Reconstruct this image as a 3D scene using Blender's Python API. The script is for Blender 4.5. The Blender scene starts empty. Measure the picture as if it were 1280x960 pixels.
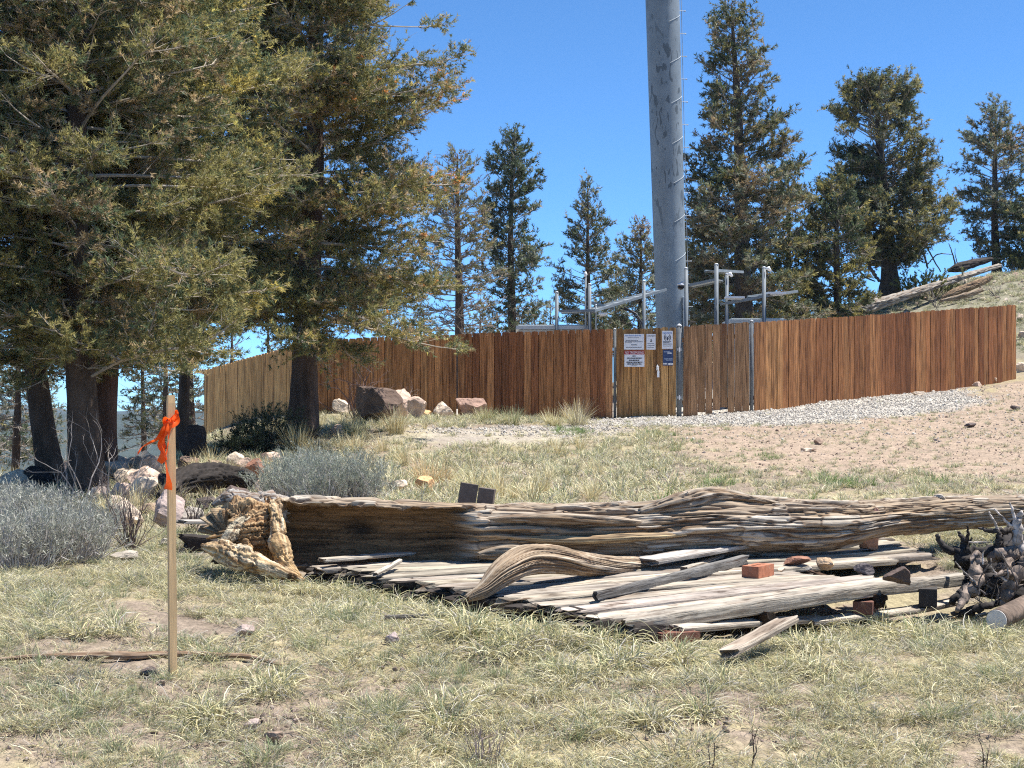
import bpy, math, random
import numpy as np
from mathutils import Vector
PI = math.pi
scene = bpy.context.scene
COL = scene.collection
F = 1923.0            # focal length in the units of a 1280 wide frame
HZ = 520.0            # row of eye level in that frame
rng = np.random.default_rng(7)
random.seed(7)

def P(px, py, d):
    return np.array([(px - 640.0) / F * d, d, (HZ - py) / F * d])

# ------------------------------------------------------------------ noise
def _h(i, j, k, s):
    M = 0xFFFFFFFF
    n = (i * 73856093) ^ (j * 19349663) ^ (k * 83492791) ^ (s * 2654435)
    n &= M
    n = ((n ^ (n >> 13)) * 1274126177) & M
    n = (n ^ (n >> 16)) & M
    return n.astype(np.float64) / M

def vn(p, seed=0):
    p = np.asarray(p, float)
    b = np.floor(p).astype(np.int64); f = p - b
    f = f * f * (3 - 2 * f)
    r = 0
    for dx in (0, 1):
        wx = f[..., 0] if dx else 1 - f[..., 0]
        for dy in (0, 1):
            wy = f[..., 1] if dy else 1 - f[..., 1]
            for dz in (0, 1):
                wz = f[..., 2] if dz else 1 - f[..., 2]
                r = r + wx * wy * wz * _h(b[..., 0] + dx, b[..., 1] + dy, b[..., 2] + dz, seed)
    return r * 2 - 1

def fbm(p, oct=4, seed=0, gain=.5):
    p = np.asarray(p, float); a = 1; t = 0; r = 0
    for o in range(oct):
        r = r + a * vn(p * (2.03 ** o) + 17.3 * o, seed + o); t += a; a *= gain
    return r / t

def sm(a, b, x):
    t = np.clip((np.asarray(x, float) - a) / (b - a), 0, 1)
    return t * t * (3 - 2 * t)

def nrm(v):
    v = np.asarray(v, float)
    return v / np.maximum(np.linalg.norm(v, axis=-1, keepdims=True), 1e-9)

# ------------------------------------------------------------------ mesh output
def mesh_np(name, V, faces, mats=(), midx=None, pcol=None, fcol=None, uv=None, smooth=False):
    """faces: list of (n,k) index arrays; midx / fcol follow the same order"""
    me = bpy.data.meshes.new(name)
    V = np.ascontiguousarray(V, np.float32)
    faces = [np.asarray(f, np.int32) for f in faces if len(f)]
    loops = np.concatenate([f.ravel() for f in faces]) if faces else np.zeros(0, np.int32)
    tot = np.concatenate([np.full(len(f), f.shape[1], np.int32) for f in faces])
    start = np.concatenate([[0], np.cumsum(tot)[:-1]]).astype(np.int32)
    me.vertices.add(len(V)); me.vertices.foreach_set('co', V.ravel())
    me.loops.add(len(loops)); me.loops.foreach_set('vertex_index', loops)
    me.polygons.add(len(tot)); me.polygons.foreach_set('loop_start', start)
    try: me.polygons.foreach_set('loop_total', tot)
    except Exception: pass
    for m in mats: me.materials.append(m)
    if midx is not None: me.polygons.foreach_set('material_index', np.asarray(midx, np.int32))
    me.polygons.foreach_set('use_smooth', np.full(len(tot), bool(smooth)))
    if uv is not None:
        l = me.uv_layers.new(name='UVMap')
        l.data.foreach_set('uv', np.asarray(uv, np.float32)[loops].ravel())
    me.update(calc_edges=True)
    if pcol is not None:
        a = me.attributes.new('Col', 'FLOAT_COLOR', 'POINT')
        c = np.ones((len(V), 4), np.float32); c[:, :3] = pcol; a.data.foreach_set('color', c.ravel())
    if fcol is not None:
        a = me.attributes.new('Col', 'FLOAT_COLOR', 'FACE')
        c = np.ones((len(tot), 4), np.float32); c[:, :3] = fcol; a.data.foreach_set('color', c.ravel())
    return me

def link(name, me, parent=None, label=None, cat=None, group=None, kind=None, loc=None):
    o = bpy.data.objects.new(name, me); COL.objects.link(o)
    if loc is not None: o.location = loc
    if parent is not None: o.parent = parent
    tag(o, label, cat, group, kind)
    return o

def tag(o, label=None, cat=None, group=None, kind=None):
    if label: o['label'] = label
    if cat: o['category'] = cat
    if group: o['group'] = group
    if kind: o['kind'] = kind
    return o

def thing(name, loc, label, cat, group=None):
    return link(name, None, None, label, cat, group, None, tuple(loc))

def child(name, me, root, label=None, kind=None):
    """mesh given in world coordinates becomes a part of root"""
    co = np.empty(len(me.vertices) * 3, np.float32); me.vertices.foreach_get('co', co)
    o = link(name, me, root, label, None, None, kind)
    r = root; off = np.zeros(3)
    while r is not None:
        off += np.array(r.location[:]); r = r.parent
    co = co.reshape(-1, 3) - off.astype(np.float32)
    me.vertices.foreach_set('co', co.ravel()); me.update()
    return o

def solo(name, me, label, cat, group=None, kind=None, base=None):
    """one-mesh thing; origin moved to its base"""
    n = len(me.vertices); co = np.empty(n * 3, np.float32); me.vertices.foreach_get('co', co)
    co = co.reshape(-1, 3)
    if base is None: base = np.array([co[:, 0].mean(), co[:, 1].mean(), co[:, 2].min()])
    me.vertices.foreach_set('co', (co - np.asarray(base, np.float32)).ravel()); me.update()
    return link(name, me, None, label, cat, group, kind, tuple(float(x) for x in base))

class MB:
    """collects pieces with vertex colours"""
    def __init__(s): s.V = []; s.F = []; s.C = []; s.U = []; s.n = 0
    def add(s, V, faces, col=(.5, .5, .5), uv=None):
        V = np.asarray(V, float); s.V.append(V)
        for f in faces:
            if len(f): s.F.append(np.asarray(f) + s.n)
        c = np.empty((len(V), 3)); c[:] = col; s.C.append(c)
        s.U.append(np.zeros((len(V), 2)) if uv is None else np.asarray(uv, float)); s.n += len(V)
    def box(s, c, size, R=None, col=(.5, .5, .5)):
        h = np.asarray(size, float) / 2
        v = np.array([[x, y, z] for x in (-1, 1) for y in (-1, 1) for z in (-1, 1)], float) * h
        if R is not None: v = v @ np.asarray(R).T
        s.add(v + np.asarray(c, float), [np.array([[0, 1, 3, 2], [4, 6, 7, 5], [0, 4, 5, 1], [2, 3, 7, 6], [0, 2, 6, 4], [1, 5, 7, 3]])], col)
    def tube(s, pts, r, n=8, col=(.5, .5, .5), cap=True):
        V, Fq, Ft, U = tube(pts, r, n, cap); s.add(V, [Fq, Ft], col, U)
    def mesh(s, name, mat, smooth=False):
        qs = [f for f in s.F if f.shape[1] == 4]; ts = [f for f in s.F if f.shape[1] == 3]
        oth = [f for f in s.F if f.shape[1] not in (3, 4)]
        fs = ([np.concatenate(qs)] if qs else []) + ([np.concatenate(ts)] if ts else []) + oth
        return mesh_np(name, np.concatenate(s.V), fs, [mat], None, np.concatenate(s.C), None, np.concatenate(s.U), smooth)

def frames(pts, up=(0, 0, 1)):
    pts = np.asarray(pts, float)
    T = nrm(np.gradient(pts, axis=0))
    up = np.asarray(up, float)
    S = np.cross(T, up)
    bad = np.linalg.norm(S, axis=1) < .15
    if bad.any(): S = np.cross(T, np.array([.3, 1, .1]))
    S = nrm(S); U = np.cross(S, T)
    return T, S, U

def tube(pts, r, n=8, cap=True):
    pts = np.asarray(pts, float); m = len(pts)
    r = np.broadcast_to(np.asarray(r, float), (m,))
    T, S, U = frames(pts)
    a = np.arange(n) / n * 2 * PI
    V = pts[:, None] + r[:, None, None] * (np.cos(a)[None, :, None] * S[:, None] + np.sin(a)[None, :, None] * U[:, None])
    V = V.reshape(-1, 3)
    i = np.arange(m - 1)[:, None] * n; j = np.arange(n)[None]; k = (j + 1) % n
    q = np.stack([i + j, i + k, i + n + k, i + n + j], -1).reshape(-1, 4)
    L = np.concatenate([[0], np.cumsum(np.linalg.norm(np.diff(pts, axis=0), axis=1))])
    uv = np.stack([np.repeat(L, n), np.tile(a * r.mean(), m)], -1)
    t = np.zeros((0, 3), int)
    if cap:
        V = np.vstack([V, pts[:1], pts[-1:]]); uv = np.vstack([uv, [[0, 0]], [[L[-1], 0]]])
        c0 = m * n; j = np.arange(n); k = (j + 1) % n
        t = np.vstack([np.stack([np.full(n, c0), k, j], -1), np.stack([np.full(n, c0 + 1), (m - 1) * n + j, (m - 1) * n + k], -1)])
    return V, q, t, uv

def spline(pts, n):
    """Catmull-Rom through rows of any width"""
    p = np.asarray(pts, float)
    q = np.vstack([2 * p[0] - p[1], p, 2 * p[-1] - p[-2]])
    t = np.linspace(0, len(p) - 1 - 1e-9, n); i = t.astype(int); f = (t - i)[:, None]
    a, b, c, d = q[i], q[i + 1], q[i + 2], q[i + 3]
    return .5 * ((2 * b) + (c - a) * f + (2 * a - 5 * b + 4 * c - d) * f ** 2 + (3 * b - a - 3 * c + d) * f ** 3)

def sticks(P0, P1, r0, r1, n=3):
    """many thin tapering prisms at once"""
    P0 = np.asarray(P0, float); P1 = np.asarray(P1, float); m = len(P0)
    T = nrm(P1 - P0); ref = np.where(np.abs(T[:, 2:3]) > .9, np.array([[1., 0, 0]]), np.array([[0., 0, 1]]))
    S = nrm(np.cross(T, ref)); U = np.cross(S, T)
    r0 = np.broadcast_to(r0, (m,)); r1 = np.broadcast_to(r1, (m,))
    a = np.arange(n) / n * 2 * PI
    d = np.cos(a)[None, :, None] * S[:, None] + np.sin(a)[None, :, None] * U[:, None]
    V = np.concatenate([P0[:, None] + d * r0[:, None, None], P1[:, None] + d * r1[:, None, None]], 1).reshape(-1, 3)
    b = np.arange(m)[:, None] * 2 * n; j = np.arange(n)[None]; k = (j + 1) % n
    q = np.stack([b + j, b + k, b + n + k, b + n + j], -1).reshape(-1, 4)
    return V, q

# ------------------------------------------------------------------ materials
def mat(name, base=None, rough=.85, attr=True, var=.25, nscale=8, stretch=(1, 1, 1), coord='Object',
        bump=.3, bscale=30, bdist=.01, metal=0, trans=0, spec=.3, tint=None, tint_scale=3, tint_lo=.5, tint_hi=.65):
    m = bpy.data.materials.new(name); m.use_nodes = True
    nt = m.node_tree; N = nt.nodes; L = nt.links; N.clear()
    out = N.new('ShaderNodeOutputMaterial'); bs = N.new('ShaderNodeBsdfPrincipled')
    bs.inputs['Roughness'].default_value = rough; bs.inputs['Metallic'].default_value = metal
    bs.inputs['Specular IOR Level'].default_value = spec
    tc = N.new('ShaderNodeTexCoord'); mp = N.new('ShaderNodeMapping'); mp.inputs['Scale'].default_value = stretch
    L.new(tc.outputs[coord], mp.inputs[0])
    if attr:
        at = N.new('ShaderNodeAttribute'); at.attribute_name = 'Col'; c = at.outputs['Color']
    else:
        rg = N.new('ShaderNodeRGB'); rg.outputs[0].default_value = (*base, 1); c = rg.outputs[0]
    if tint is not None:
        n2 = N.new('ShaderNodeTexNoise'); n2.inputs['Scale'].default_value = tint_scale; n2.inputs['Detail'].default_value = 6
        n2.inputs['Roughness'].default_value = .65
        L.new(mp.outputs[0], n2.inputs['Vector'])
        mr = N.new('ShaderNodeMapRange'); mr.inputs[1].default_value = tint_lo; mr.inputs[2].default_value = tint_hi
        L.new(n2.outputs[0], mr.inputs[0])
        mx = N.new('ShaderNodeMix'); mx.data_type = 'RGBA'; L.new(mr.outputs[0], mx.inputs[0]); L.new(c, mx.inputs[6])
        mx.inputs[7].default_value = (*tint, 1); c = mx.outputs[2]
    if var:
        no = N.new('ShaderNodeTexNoise'); no.inputs['Scale'].default_value = nscale; no.inputs['Detail'].default_value = 5
        no.inputs['Roughness'].default_value = .6
        L.new(mp.outputs[0], no.inputs['Vector'])
        mr = N.new('ShaderNodeMapRange'); mr.inputs[1].default_value = .3; mr.inputs[2].default_value = .7
        mr.inputs[3].default_value = 1 - var; mr.inputs[4].default_value = 1 + var; L.new(no.outputs[0], mr.inputs[0])
        vm = N.new('ShaderNodeVectorMath'); vm.operation = 'SCALE'; L.new(c, vm.inputs[0]); L.new(mr.outputs[0], vm.inputs['Scale'])
        c = vm.outputs[0]
    L.new(c, bs.inputs['Base Color'])
    if bump:
        nb = N.new('ShaderNodeTexNoise'); nb.inputs['Scale'].default_value = bscale; nb.inputs['Detail'].default_value = 4
        L.new(mp.outputs[0], nb.inputs['Vector'])
        bp = N.new('ShaderNodeBump'); bp.inputs['Strength'].default_value = bump; bp.inputs['Distance'].default_value = bdist
        L.new(nb.outputs[0], bp.inputs['Height']); L.new(bp.outputs[0], bs.inputs['Normal'])
    sh = bs.outputs[0]
    if trans:
        tr = N.new('ShaderNodeBsdfTranslucent'); L.new(c, tr.inputs[0])
        ms = N.new('ShaderNodeMixShader'); ms.inputs[0].default_value = trans
        L.new(bs.outputs[0], ms.inputs[1]); L.new(tr.outputs[0], ms.inputs[2]); sh = ms.outputs[0]
    L.new(sh, out.inputs[0])
    m['pbase'] = bs.name
    return m

M_leaf = mat('needle_foliage', rough=.55, var=0, bump=0, trans=.45, spec=.35)
M_grass = mat('grass_blades', rough=.6, var=0, bump=0, trans=.25, spec=.3)
M_bark = mat('bark', rough=.95, var=.45, nscale=9, stretch=(1, 1, .35), bump=1, bscale=14, bdist=.05)
M_twig = mat('twig_wood', rough=.9, var=.2, nscale=10, bump=0)
M_wood = mat('weathered_wood', rough=.85, var=.42, nscale=1.6, stretch=(2.2, 42, 1), coord='UV', bump=.9, bscale=2.2, bdist=.012,
             tint=(.07, .042, .024), tint_scale=1.3, tint_lo=.55, tint_hi=.66)
M_rot = mat('rotten_wood', rough=.95, var=.5, nscale=16, bump=1, bscale=30, bdist=.02, tint=(.10, .055, .025), tint_scale=9, tint_lo=.55, tint_hi=.64)
M_fence = mat('stained_cedar', rough=.75, var=.62, nscale=4.5, stretch=(9, 9, .5), bump=.4, bscale=8, bdist=.01,
              tint=(.09, .026, .010), tint_scale=1.4, tint_lo=.52, tint_hi=.75)
M_rock = mat('rock', rough=.95, var=.3, nscale=4, bump=.7, bscale=14, bdist=.03, tint=(.20, .13, .09), tint_scale=5, tint_lo=.58, tint_hi=.76)
M_metal = mat('galvanised_steel', rough=.6, var=.15, nscale=6, bump=0, metal=.0, spec=.3)
M_paint = mat('painted_sheet', rough=.5, var=.04, nscale=20, bump=0)
M_brick = mat('clay_brick', rough=.9, var=.25, nscale=30, bump=.5, bscale=90, bdist=.003, tint=(.32, .2, .14), tint_scale=25, tint_lo=.55, tint_hi=.7)
M_conc = mat('dark_block', rough=.95, var=.2, nscale=30, bump=.5, bscale=120, bdist=.003)
M_ribbon = mat('orange_tape', rough=.4, var=.1, nscale=12, bump=0, trans=.35)
M_stake = mat('lath_wood', rough=.8, var=.2, nscale=3, stretch=(25, 25, 1.2), bump=.3, bscale=8, bdist=.004)
M_black = mat('charred_wood', rough=.9, var=.3, nscale=12, bump=.8, bscale=25, bdist=.01)
# ------------------------------------------------------------------ terrain
CT = [(640,960,5.4),(640,850,6.5),(640,790,7.4),(640,736,9.4),(640,640,13),(640,600,17),(640,560,22.5),(640,526,30.8),
      (0,960,5.4),(0,850,6.5),(0,760,8),(0,700,10),(0,645,14),(60,614,18),(-60,612,19),
      (300,640,14),(300,575,22),(400,538,25),(400,520,31),(256,552,35),(430,736,9.4),
      (1280,960,5.4),(1280,850,6.5),(1280,790,8),(1280,695,10.5),(1280,632,14),(1280,578,20),(1280,530,27),(1280,478,34),
      (1100,496,32.6),(1100,560,22.5),(1000,600,17),(943,514,31.2),(850,520,31),(1190,486,34),(1270,470,35.5),(1400,450,37)]
CT += [(1000, 796, 8.0), (1180, 780, 8.7), (840, 812, 7.35), (1100, 740, 9.5)]
W = [P(*c) for c in CT]
W += [np.array(v, float) for v in [(18.2,55,5.1),(15,52,4.5),(10.6,49,3.1),(7.5,47,2.0),(14,42.5,2.2),(22,45,4.2),(26,58,6),(18,75,3.4),(8,70,1.2),
      (0,45,.1),(-5,45,-.5),(0,70,-1.5),(-10,27,-2.4),(-9,36,-2.8),(-14,30,-4),(-15,45,-6),(-6,60,-3.5),(-18,70,-9),(-30,40,-9),(-14,14,-1.2),
      (0,0,-1.5),(-6,0,-1.6),(6,0,-1.5),(10,8,-.95),(-8,7,-1.2),(14,20,-.3),(20,30,.6),(-25,0,-3),(25,0,-.8),(0,-25,-2.5),(35,60,7),(40,20,1),(0,36,0.05),(5,40,.5)]]
W = np.array(W)
def _phi(r): return np.where(r > 0, r * r * np.log(np.maximum(r, 1e-9)), 0)
_n = len(W); _A = np.zeros((_n + 3, _n + 3))
_A[:_n, :_n] = _phi(np.linalg.norm(W[:, None, :2] - W[None, :, :2], axis=2)) + np.eye(_n) * .15
_A[:_n, _n] = 1; _A[:_n, _n + 1:] = W[:, :2]; _A[_n:, :_n] = _A[:_n, _n:].T
_w = np.linalg.solve(_A, np.concatenate([W[:, 2], [0, 0, 0]]))
def base_h(x, y):
    x = np.asarray(x, float); y = np.asarray(y, float); sh = x.shape; x = x.ravel(); y = y.ravel()
    r = np.hypot(x, y); k = np.minimum(1, 62 / np.maximum(r, 1e-6)); xc = x * k; yc = y * k
    out = np.empty(len(x))
    for i in range(0, len(x), 60000):
        q = np.stack([xc[i:i + 60000], yc[i:i + 60000]], -1)
        out[i:i + 60000] = _phi(np.linalg.norm(q[:, None] - W[None, :, :2], axis=2)) @ _w[:_n] + _w[_n] + q @ _w[_n + 1:]
    out = np.clip(out, -14, 9)
    t = sm(66, 900, r)
    return (out * (1 - t) - 60 * t).reshape(sh)
def ground_h(x, y):
    x = np.asarray(x, float); y = np.asarray(y, float)
    r = np.hypot(x, y); q = np.stack([x, y, x * 0], -1)
    a = sm(90, 30, r)
    return base_h(x, y) + a * (.045 * fbm(q * 1.1, 3, 5) + .022 * fbm(q * 5, 3, 9)) + sm(40, 12, r) * .010 * fbm(q * 22, 2, 11)
def G(px, py):
    """first point of the terrain along the ray through a frame position"""
    d = np.concatenate([np.arange(3.5, 40, .05), np.arange(40, 90, .2)])
    z = base_h((px - 640) / F * d, d); ray = (HZ - py) / F * d
    i = np.argmax(z >= ray)
    if not (z >= ray).any(): i = np.argmax(np.where((d > 10) & (d < 60), (z - ray) / d, -9))   # just over the crest
    return np.array([(px - 640) / F * d[i], d[i], float(ground_h((px - 640) / F * d[i], d[i]))])
def inpoly(x, y, poly):
    c = np.zeros(np.shape(x), bool); n = len(poly)
    for i in range(n):
        x1, y1 = poly[i]; x2, y2 = poly[(i + 1) % n]
        k = ((y1 > y) != (y2 > y)) & (x < (x2 - x1) * (y - y1) / (y2 - y1 + 1e-12) + x1); c ^= k
    return c
def gpoly(pp): return [tuple(G(*p)[:2]) for p in pp]
GRAVEL = gpoly([(740,534),(850,531),(1000,531),(1090,524),(1150,517),(1225,505),(1235,498),(1190,490)]) + [(9.5, 36), (5, 34), (1.5, 34)]
GRAVEL2 = gpoly([(470,553),(560,560),(700,552),(790,540),(760,532),(620,534),(500,541)])
PINK = gpoly([(830,545),(860,570),(960,596),(1100,590),(1290,600),(1420,600)]) + [(22, 35), (12.5, 36.5)] + gpoly([(1240,496),(1150,517),(1000,531),(850,533)])
YARD = [(-2.9, 31.8), (1.5, 31.2), (5, 31.6), (11.2, 35.3), (9, 44), (-6, 42), (-6.8, 35.6)]
def warp(x, y, s=1.3, a=.6):
    q = np.stack([x, y, x * 0], -1)
    return x + a * fbm(q * s, 3, 31), y + a * fbm(q * s + 9, 3, 37)
def soft(x, y, poly, a=.7):
    r = 0
    for k in range(4):
        wx, wy = warp(x, y, 1.1 + .9 * k, a * (.9 - .15 * k)); r = r + inpoly(wx, wy, poly)
    return r / 4.0

def build_ground():
    ang = np.concatenate([np.linspace(-180, -32, 60)[:-1], np.linspace(-32, 32, 620), np.linspace(32, 180, 60)[1:-1]])
    rad = np.concatenate([[.3, .8, 1.5, 2.3, 3.0, 3.6], np.geomspace(4.0, 40, 620), np.geomspace(40.5, 95, 90), np.geomspace(100, 3500, 40)])
    A, R = np.meshgrid(np.radians(ang), rad)
    x = R * np.sin(A); y = R * np.cos(A)
    z = ground_h(x, y)
    gv = np.maximum(.85 * soft(x, y, GRAVEL, 1.2), .4 * soft(x, y, GRAVEL2, 1.6)) * (R > 3)
    gv = np.maximum(gv, .8 * inpoly(x, y, YARD))
    pk = soft(x, y, PINK, 1.2) * (1 - gv)
    q = np.stack([x, y, x * 0], -1)
    n1 = fbm(q * 1.3, 4, 3)[..., None]; n2 = fbm(q * 7, 3, 4)[..., None]; n3 = fbm(q * 30, 2, 6)[..., None]
    soil = np.array([.27, .215, .165]); litter = np.array([.33, .28, .17]); pink = np.array([.345, .265, .20]); grav = np.array([.48, .45, .40])
    hill = np.array([.24, .225, .165])
    c = soil * (1 + .25 * n1 + .25 * n3) ; t = sm(-.25, .35, n1 + .5 * n2)
    c = c * (1 - t) + litter * (1 + .3 * n3) * t
    hm = (sm(39, 44, R) * sm(2, 8, x))[..., None]
    c = c * (1 - hm) + hill * (1 + .2 * n1 + .25 * n2) * hm
    far = sm(120, 700, R)[..., None]
    c = c * (1 - .6 * far) + np.array([.12, .12, .07]) * .6 * far
    pkv = pk[..., None] * (.75 + .25 * sm(-.4, .2, n2)); c = c * (1 - pkv) + pink * (1 + .18 * n2 + .25 * n3) * pkv
    g = np.clip(gv, 0, 1)[..., None]; c = c * (1 - g) + grav * (1 + .15 * n3) * g
    m, n = x.shape
    V = np.stack([x, y, z], -1).reshape(-1, 3)
    i = np.arange(m - 1)[:, None] * n; j = np.arange(n)[None]; k = (j + 1) % n
    f = np.stack([i + j, i + n + j, i + n + k, i + k], -1).reshape(-1, 4)
    V = np.vstack([V, [[0, 0, z[0].mean()]]]); cc = np.vstack([np.clip(c, .01, .9).reshape(-1, 3), [[.2, .18, .12]]])
    j = np.arange(n); t3 = np.stack([j, (j + 1) % n, np.full(n, m * n)], -1)[:, [0, 1, 2]]
    mg = mat('soil', rough=1, var=.3, nscale=25, bump=.8, bscale=60, bdist=.02, spec=.1)
    me = mesh_np('ground', V, [f[:, ::-1], t3], [mg], None, np.clip(cc, .01, .9), None, None, True)
    link('ground', me, kind='structure')
build_ground()

def build_hills():
    """two lines of far mountains standing in the valley to the west"""
    mh = mat('forested_hills', rough=1, var=.25, nscale=.02, bump=0, spec=0, attr=False, base=(.05, .06, .045))
    for nm, r0, hgt, sd, wid in (('hill', 1500, 8, 3, 330), ('mountain', 2700, 24, 8, 500)):
        a = np.radians(np.linspace(-75, 75, 260)); s = np.linspace(-1, 1, 18)
        A, S = np.meshgrid(a, s, indexing='ij')
        R = r0 + S * wid
        ridge = hgt * (.75 + .35 * fbm(np.stack([A * 9, A * 0, A * 0], -1), 4, sd))
        z = -62 + (ridge + 62) * (1 - np.abs(S)) ** .8 + 7 * fbm(np.stack([A * 60, S * 4, A * 0], -1), 3, sd + 1) * (1 - np.abs(S))
        V = np.stack([R * np.sin(A), R * np.cos(A), z], -1).reshape(-1, 3)
        m, n = A.shape; i = np.arange(m - 1)[:, None] * n; j = np.arange(n - 1)[None]
        f = np.stack([i + j, i + j + 1, i + n + j + 1, i + n + j], -1).reshape(-1, 4)
        link(nm, mesh_np(nm, V, [f], [mh], smooth=True), kind='structure')
build_hills()

# ------------------------------------------------------------------ instanced ground cover
def instancer(name, pts, kinds, scl, protos, label=None, tilt=.12):
    """one object of ground cover: prototypes instanced on points by a geometry node tree"""
    n = len(pts); me = bpy.data.meshes.new(name); me.vertices.add(n)
    me.vertices.foreach_set('co', np.asarray(pts, np.float32).ravel())
    a = me.attributes.new('kindi', 'INT', 'POINT'); a.data.foreach_set('value', np.asarray(kinds, np.int32))
    a = me.attributes.new('scl', 'FLOAT_VECTOR', 'POINT'); a.data.foreach_set('vector', np.asarray(scl, np.float32).ravel())
    rot = np.stack([rng.normal(0, tilt, n), rng.normal(0, tilt, n), rng.uniform(0, 6.28, n)], -1)
    a = me.attributes.new('rot', 'FLOAT_VECTOR', 'POINT'); a.data.foreach_set('vector', rot.astype(np.float32).ravel())
    me.update()
    o = link(name, me, kind='stuff'); 
    if label: o['label'] = label
    col = bpy.data.collections.new(name + '_kinds')
    for k, pm in enumerate(protos):
        ob = bpy.data.objects.new('%s_kind_%02d' % (name, k), pm); col.objects.link(ob)
    ng = bpy.data.node_groups.new(name, 'GeometryNodeTree'); ng.is_modifier = True
    ng.interface.new_socket('Geometry', in_out='INPUT', socket_type='NodeSocketGeometry')
    ng.interface.new_socket('Geometry', in_out='OUTPUT', socket_type='NodeSocketGeometry')
    N = ng.nodes; L = ng.links
    gi = N.new('NodeGroupInput'); go = N.new('NodeGroupOutput')
    ci = N.new('GeometryNodeCollectionInfo'); ci.inputs['Collection'].default_value = col
    ci.inputs['Separate Children'].default_value = True; ci.inputs['Reset Children'].default_value = True
    ip = N.new('GeometryNodeInstanceOnPoints'); ip.inputs['Pick Instance'].default_value = True
    def at(nm, tp):
        q = N.new('GeometryNodeInputNamedAttribute'); q.data_type = tp; q.inputs[0].default_value = nm; return q.outputs['Attribute']
    L.new(gi.outputs[0], ip.inputs['Points']); L.new(ci.outputs[0], ip.inputs['Instance'])
    L.new(at('kindi', 'INT'), ip.inputs['Instance Index'])
    e2r = N.new('FunctionNodeEulerToRotation'); L.new(at('rot', 'FLOAT_VECTOR'), e2r.inputs[0]); L.new(e2r.outputs[0], ip.inputs['Rotation'])
    L.new(at('scl', 'FLOAT_VECTOR'), ip.inputs['Scale'])
    L.new(ip.outputs[0], go.inputs[0])
    md = o.modifiers.new('scatter', 'NODES'); md.node_group = ng
    return o

def blades(n, base_r, h, hvar, lean, droop, w, pal, seed, curl=0.0, segs=3):
    """n grass blades as ribbons with a colour per blade"""
    g = np.random.default_rng(seed)
    a = g.uniform(0, 2 * PI, n); r = base_r * np.sqrt(g.uniform(0, 1, n))
    p = np.stack([r * np.cos(a), r * np.sin(a), np.zeros(n)], -1)
    out = a + g.normal(0, .7, n)
    L = h * g.uniform(1 - hvar, 1 + hvar * .6, n)
    th = np.clip(g.normal(lean, .3, n), .02, 1.5)            # angle from vertical
    V = []; cols = np.asarray(pal)[g.integers(0, len(pal), n)] * g.uniform(.75, 1.25, (n, 1))
    side0 = np.stack([-np.sin(out), np.cos(out), np.zeros(n)], -1)
    tw = g.uniform(0, 2 * PI, n)
    side = nrm(side0 * np.cos(tw)[:, None] + np.array([0, 0, 1.]) * .35 * np.sin(tw)[:, None])
    cur = p.copy(); rows = []
    for s in range(segs + 1):
        f = s / segs; ww = w * (1 - f ** 1.5 * .8) / 2
        rows.append((cur - side * ww, cur + side * ww))
        d = np.stack([np.sin(th) * np.cos(out), np.sin(th) * np.sin(out), np.cos(th)], -1)
        cur = cur + d * (L / segs)[:, None]
        cur[:, 2] = np.maximum(cur[:, 2], .004)
        th = th + droop * g.uniform(.5, 1.5, n); out = out + g.normal(0, curl, n)
    V = np.stack([x for rw in rows for x in rw], 1)             # n, 2*(segs+1), 3
    b = np.arange(n)[:, None] * 2 * (segs + 1); k = np.arange(segs)[None] * 2
    f = np.stack([b + k, b + k + 1, b + k + 3, b + k + 2], -1)
    fc = np.repeat(cols[:, None], segs, 1)
    fc = fc * np.linspace(.9, 1.1, segs)[None, :, None]
    return V.reshape(-1, 3), f.reshape(-1, 4), fc.reshape(-1, 3)

STRAW = [(.57, .50, .27), (.66, .60, .37), (.40, .35, .18), (.52, .49, .26), (.73, .68, .46)]
GREY = [(.42, .39, .33), (.27, .235, .19), (.50, .47, .41)]
GREEN = [(.22, .27, .12), (.18, .24, .11), (.28, .33, .17), (.30, .32, .20)]
SAGEG = [(.27, .30, .19), (.33, .35, .24), (.21, .24, .14)]
GOLD = [(.62, .48, .24), (.56, .42, .20), (.66, .54, .32)]
LIME = [(.18, .30, .07), (.23, .35, .09), (.15, .24, .06)]
def tuft(name, specs, seed):
    Vs = []; Fs = []; Cs = []; n = 0
    for i, sp in enumerate(specs):
        V, f, c = blades(seed=seed * 31 + i, **sp); Vs.append(V); Fs.append(f + n); Cs.append(c); n += len(V)
    return mesh_np(name, np.concatenate(Vs), [np.concatenate(Fs)], [M_grass], None, None, np.concatenate(Cs))
protos = []
for s in range(4):   # 0-3 straw mounds
    protos.append(tuft('straw', [dict(n=95, base_r=.06, h=.11, hvar=.55, lean=.75, droop=.42, w=.0042, pal=STRAW + STRAW + GREY, curl=.3, segs=4),
                                 dict(n=22, base_r=.04, h=.08, hvar=.5, lean=.4, droop=.2, w=.003, pal=GREEN + SAGEG)], 1 + s))
for s in range(3):   # 4-6 green grey bunches
    protos.append(tuft('greygreen', [dict(n=75, base_r=.06, h=.075, hvar=.5, lean=.55, droop=.25, w=.003, pal=SAGEG + GREEN, curl=.2),
                                     dict(n=40, base_r=.07, h=.10, hvar=.5, lean=.9, droop=.4, w=.003, pal=STRAW + GREY, curl=.4)], 11 + s))
for s in range(4):   # 7-10 flat curly mat
    protos.append(tuft('mat', [dict(n=90, base_r=.13, h=.12, hvar=.6, lean=1.05, droop=.16, w=.0042, pal=GREY + STRAW + SAGEG[:1], curl=.8, segs=4),
                               dict(n=40, base_r=.13, h=.05, hvar=.5, lean=.4, droop=.3, w=.003, pal=GREEN + SAGEG + STRAW)], 21 + s))
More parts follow.
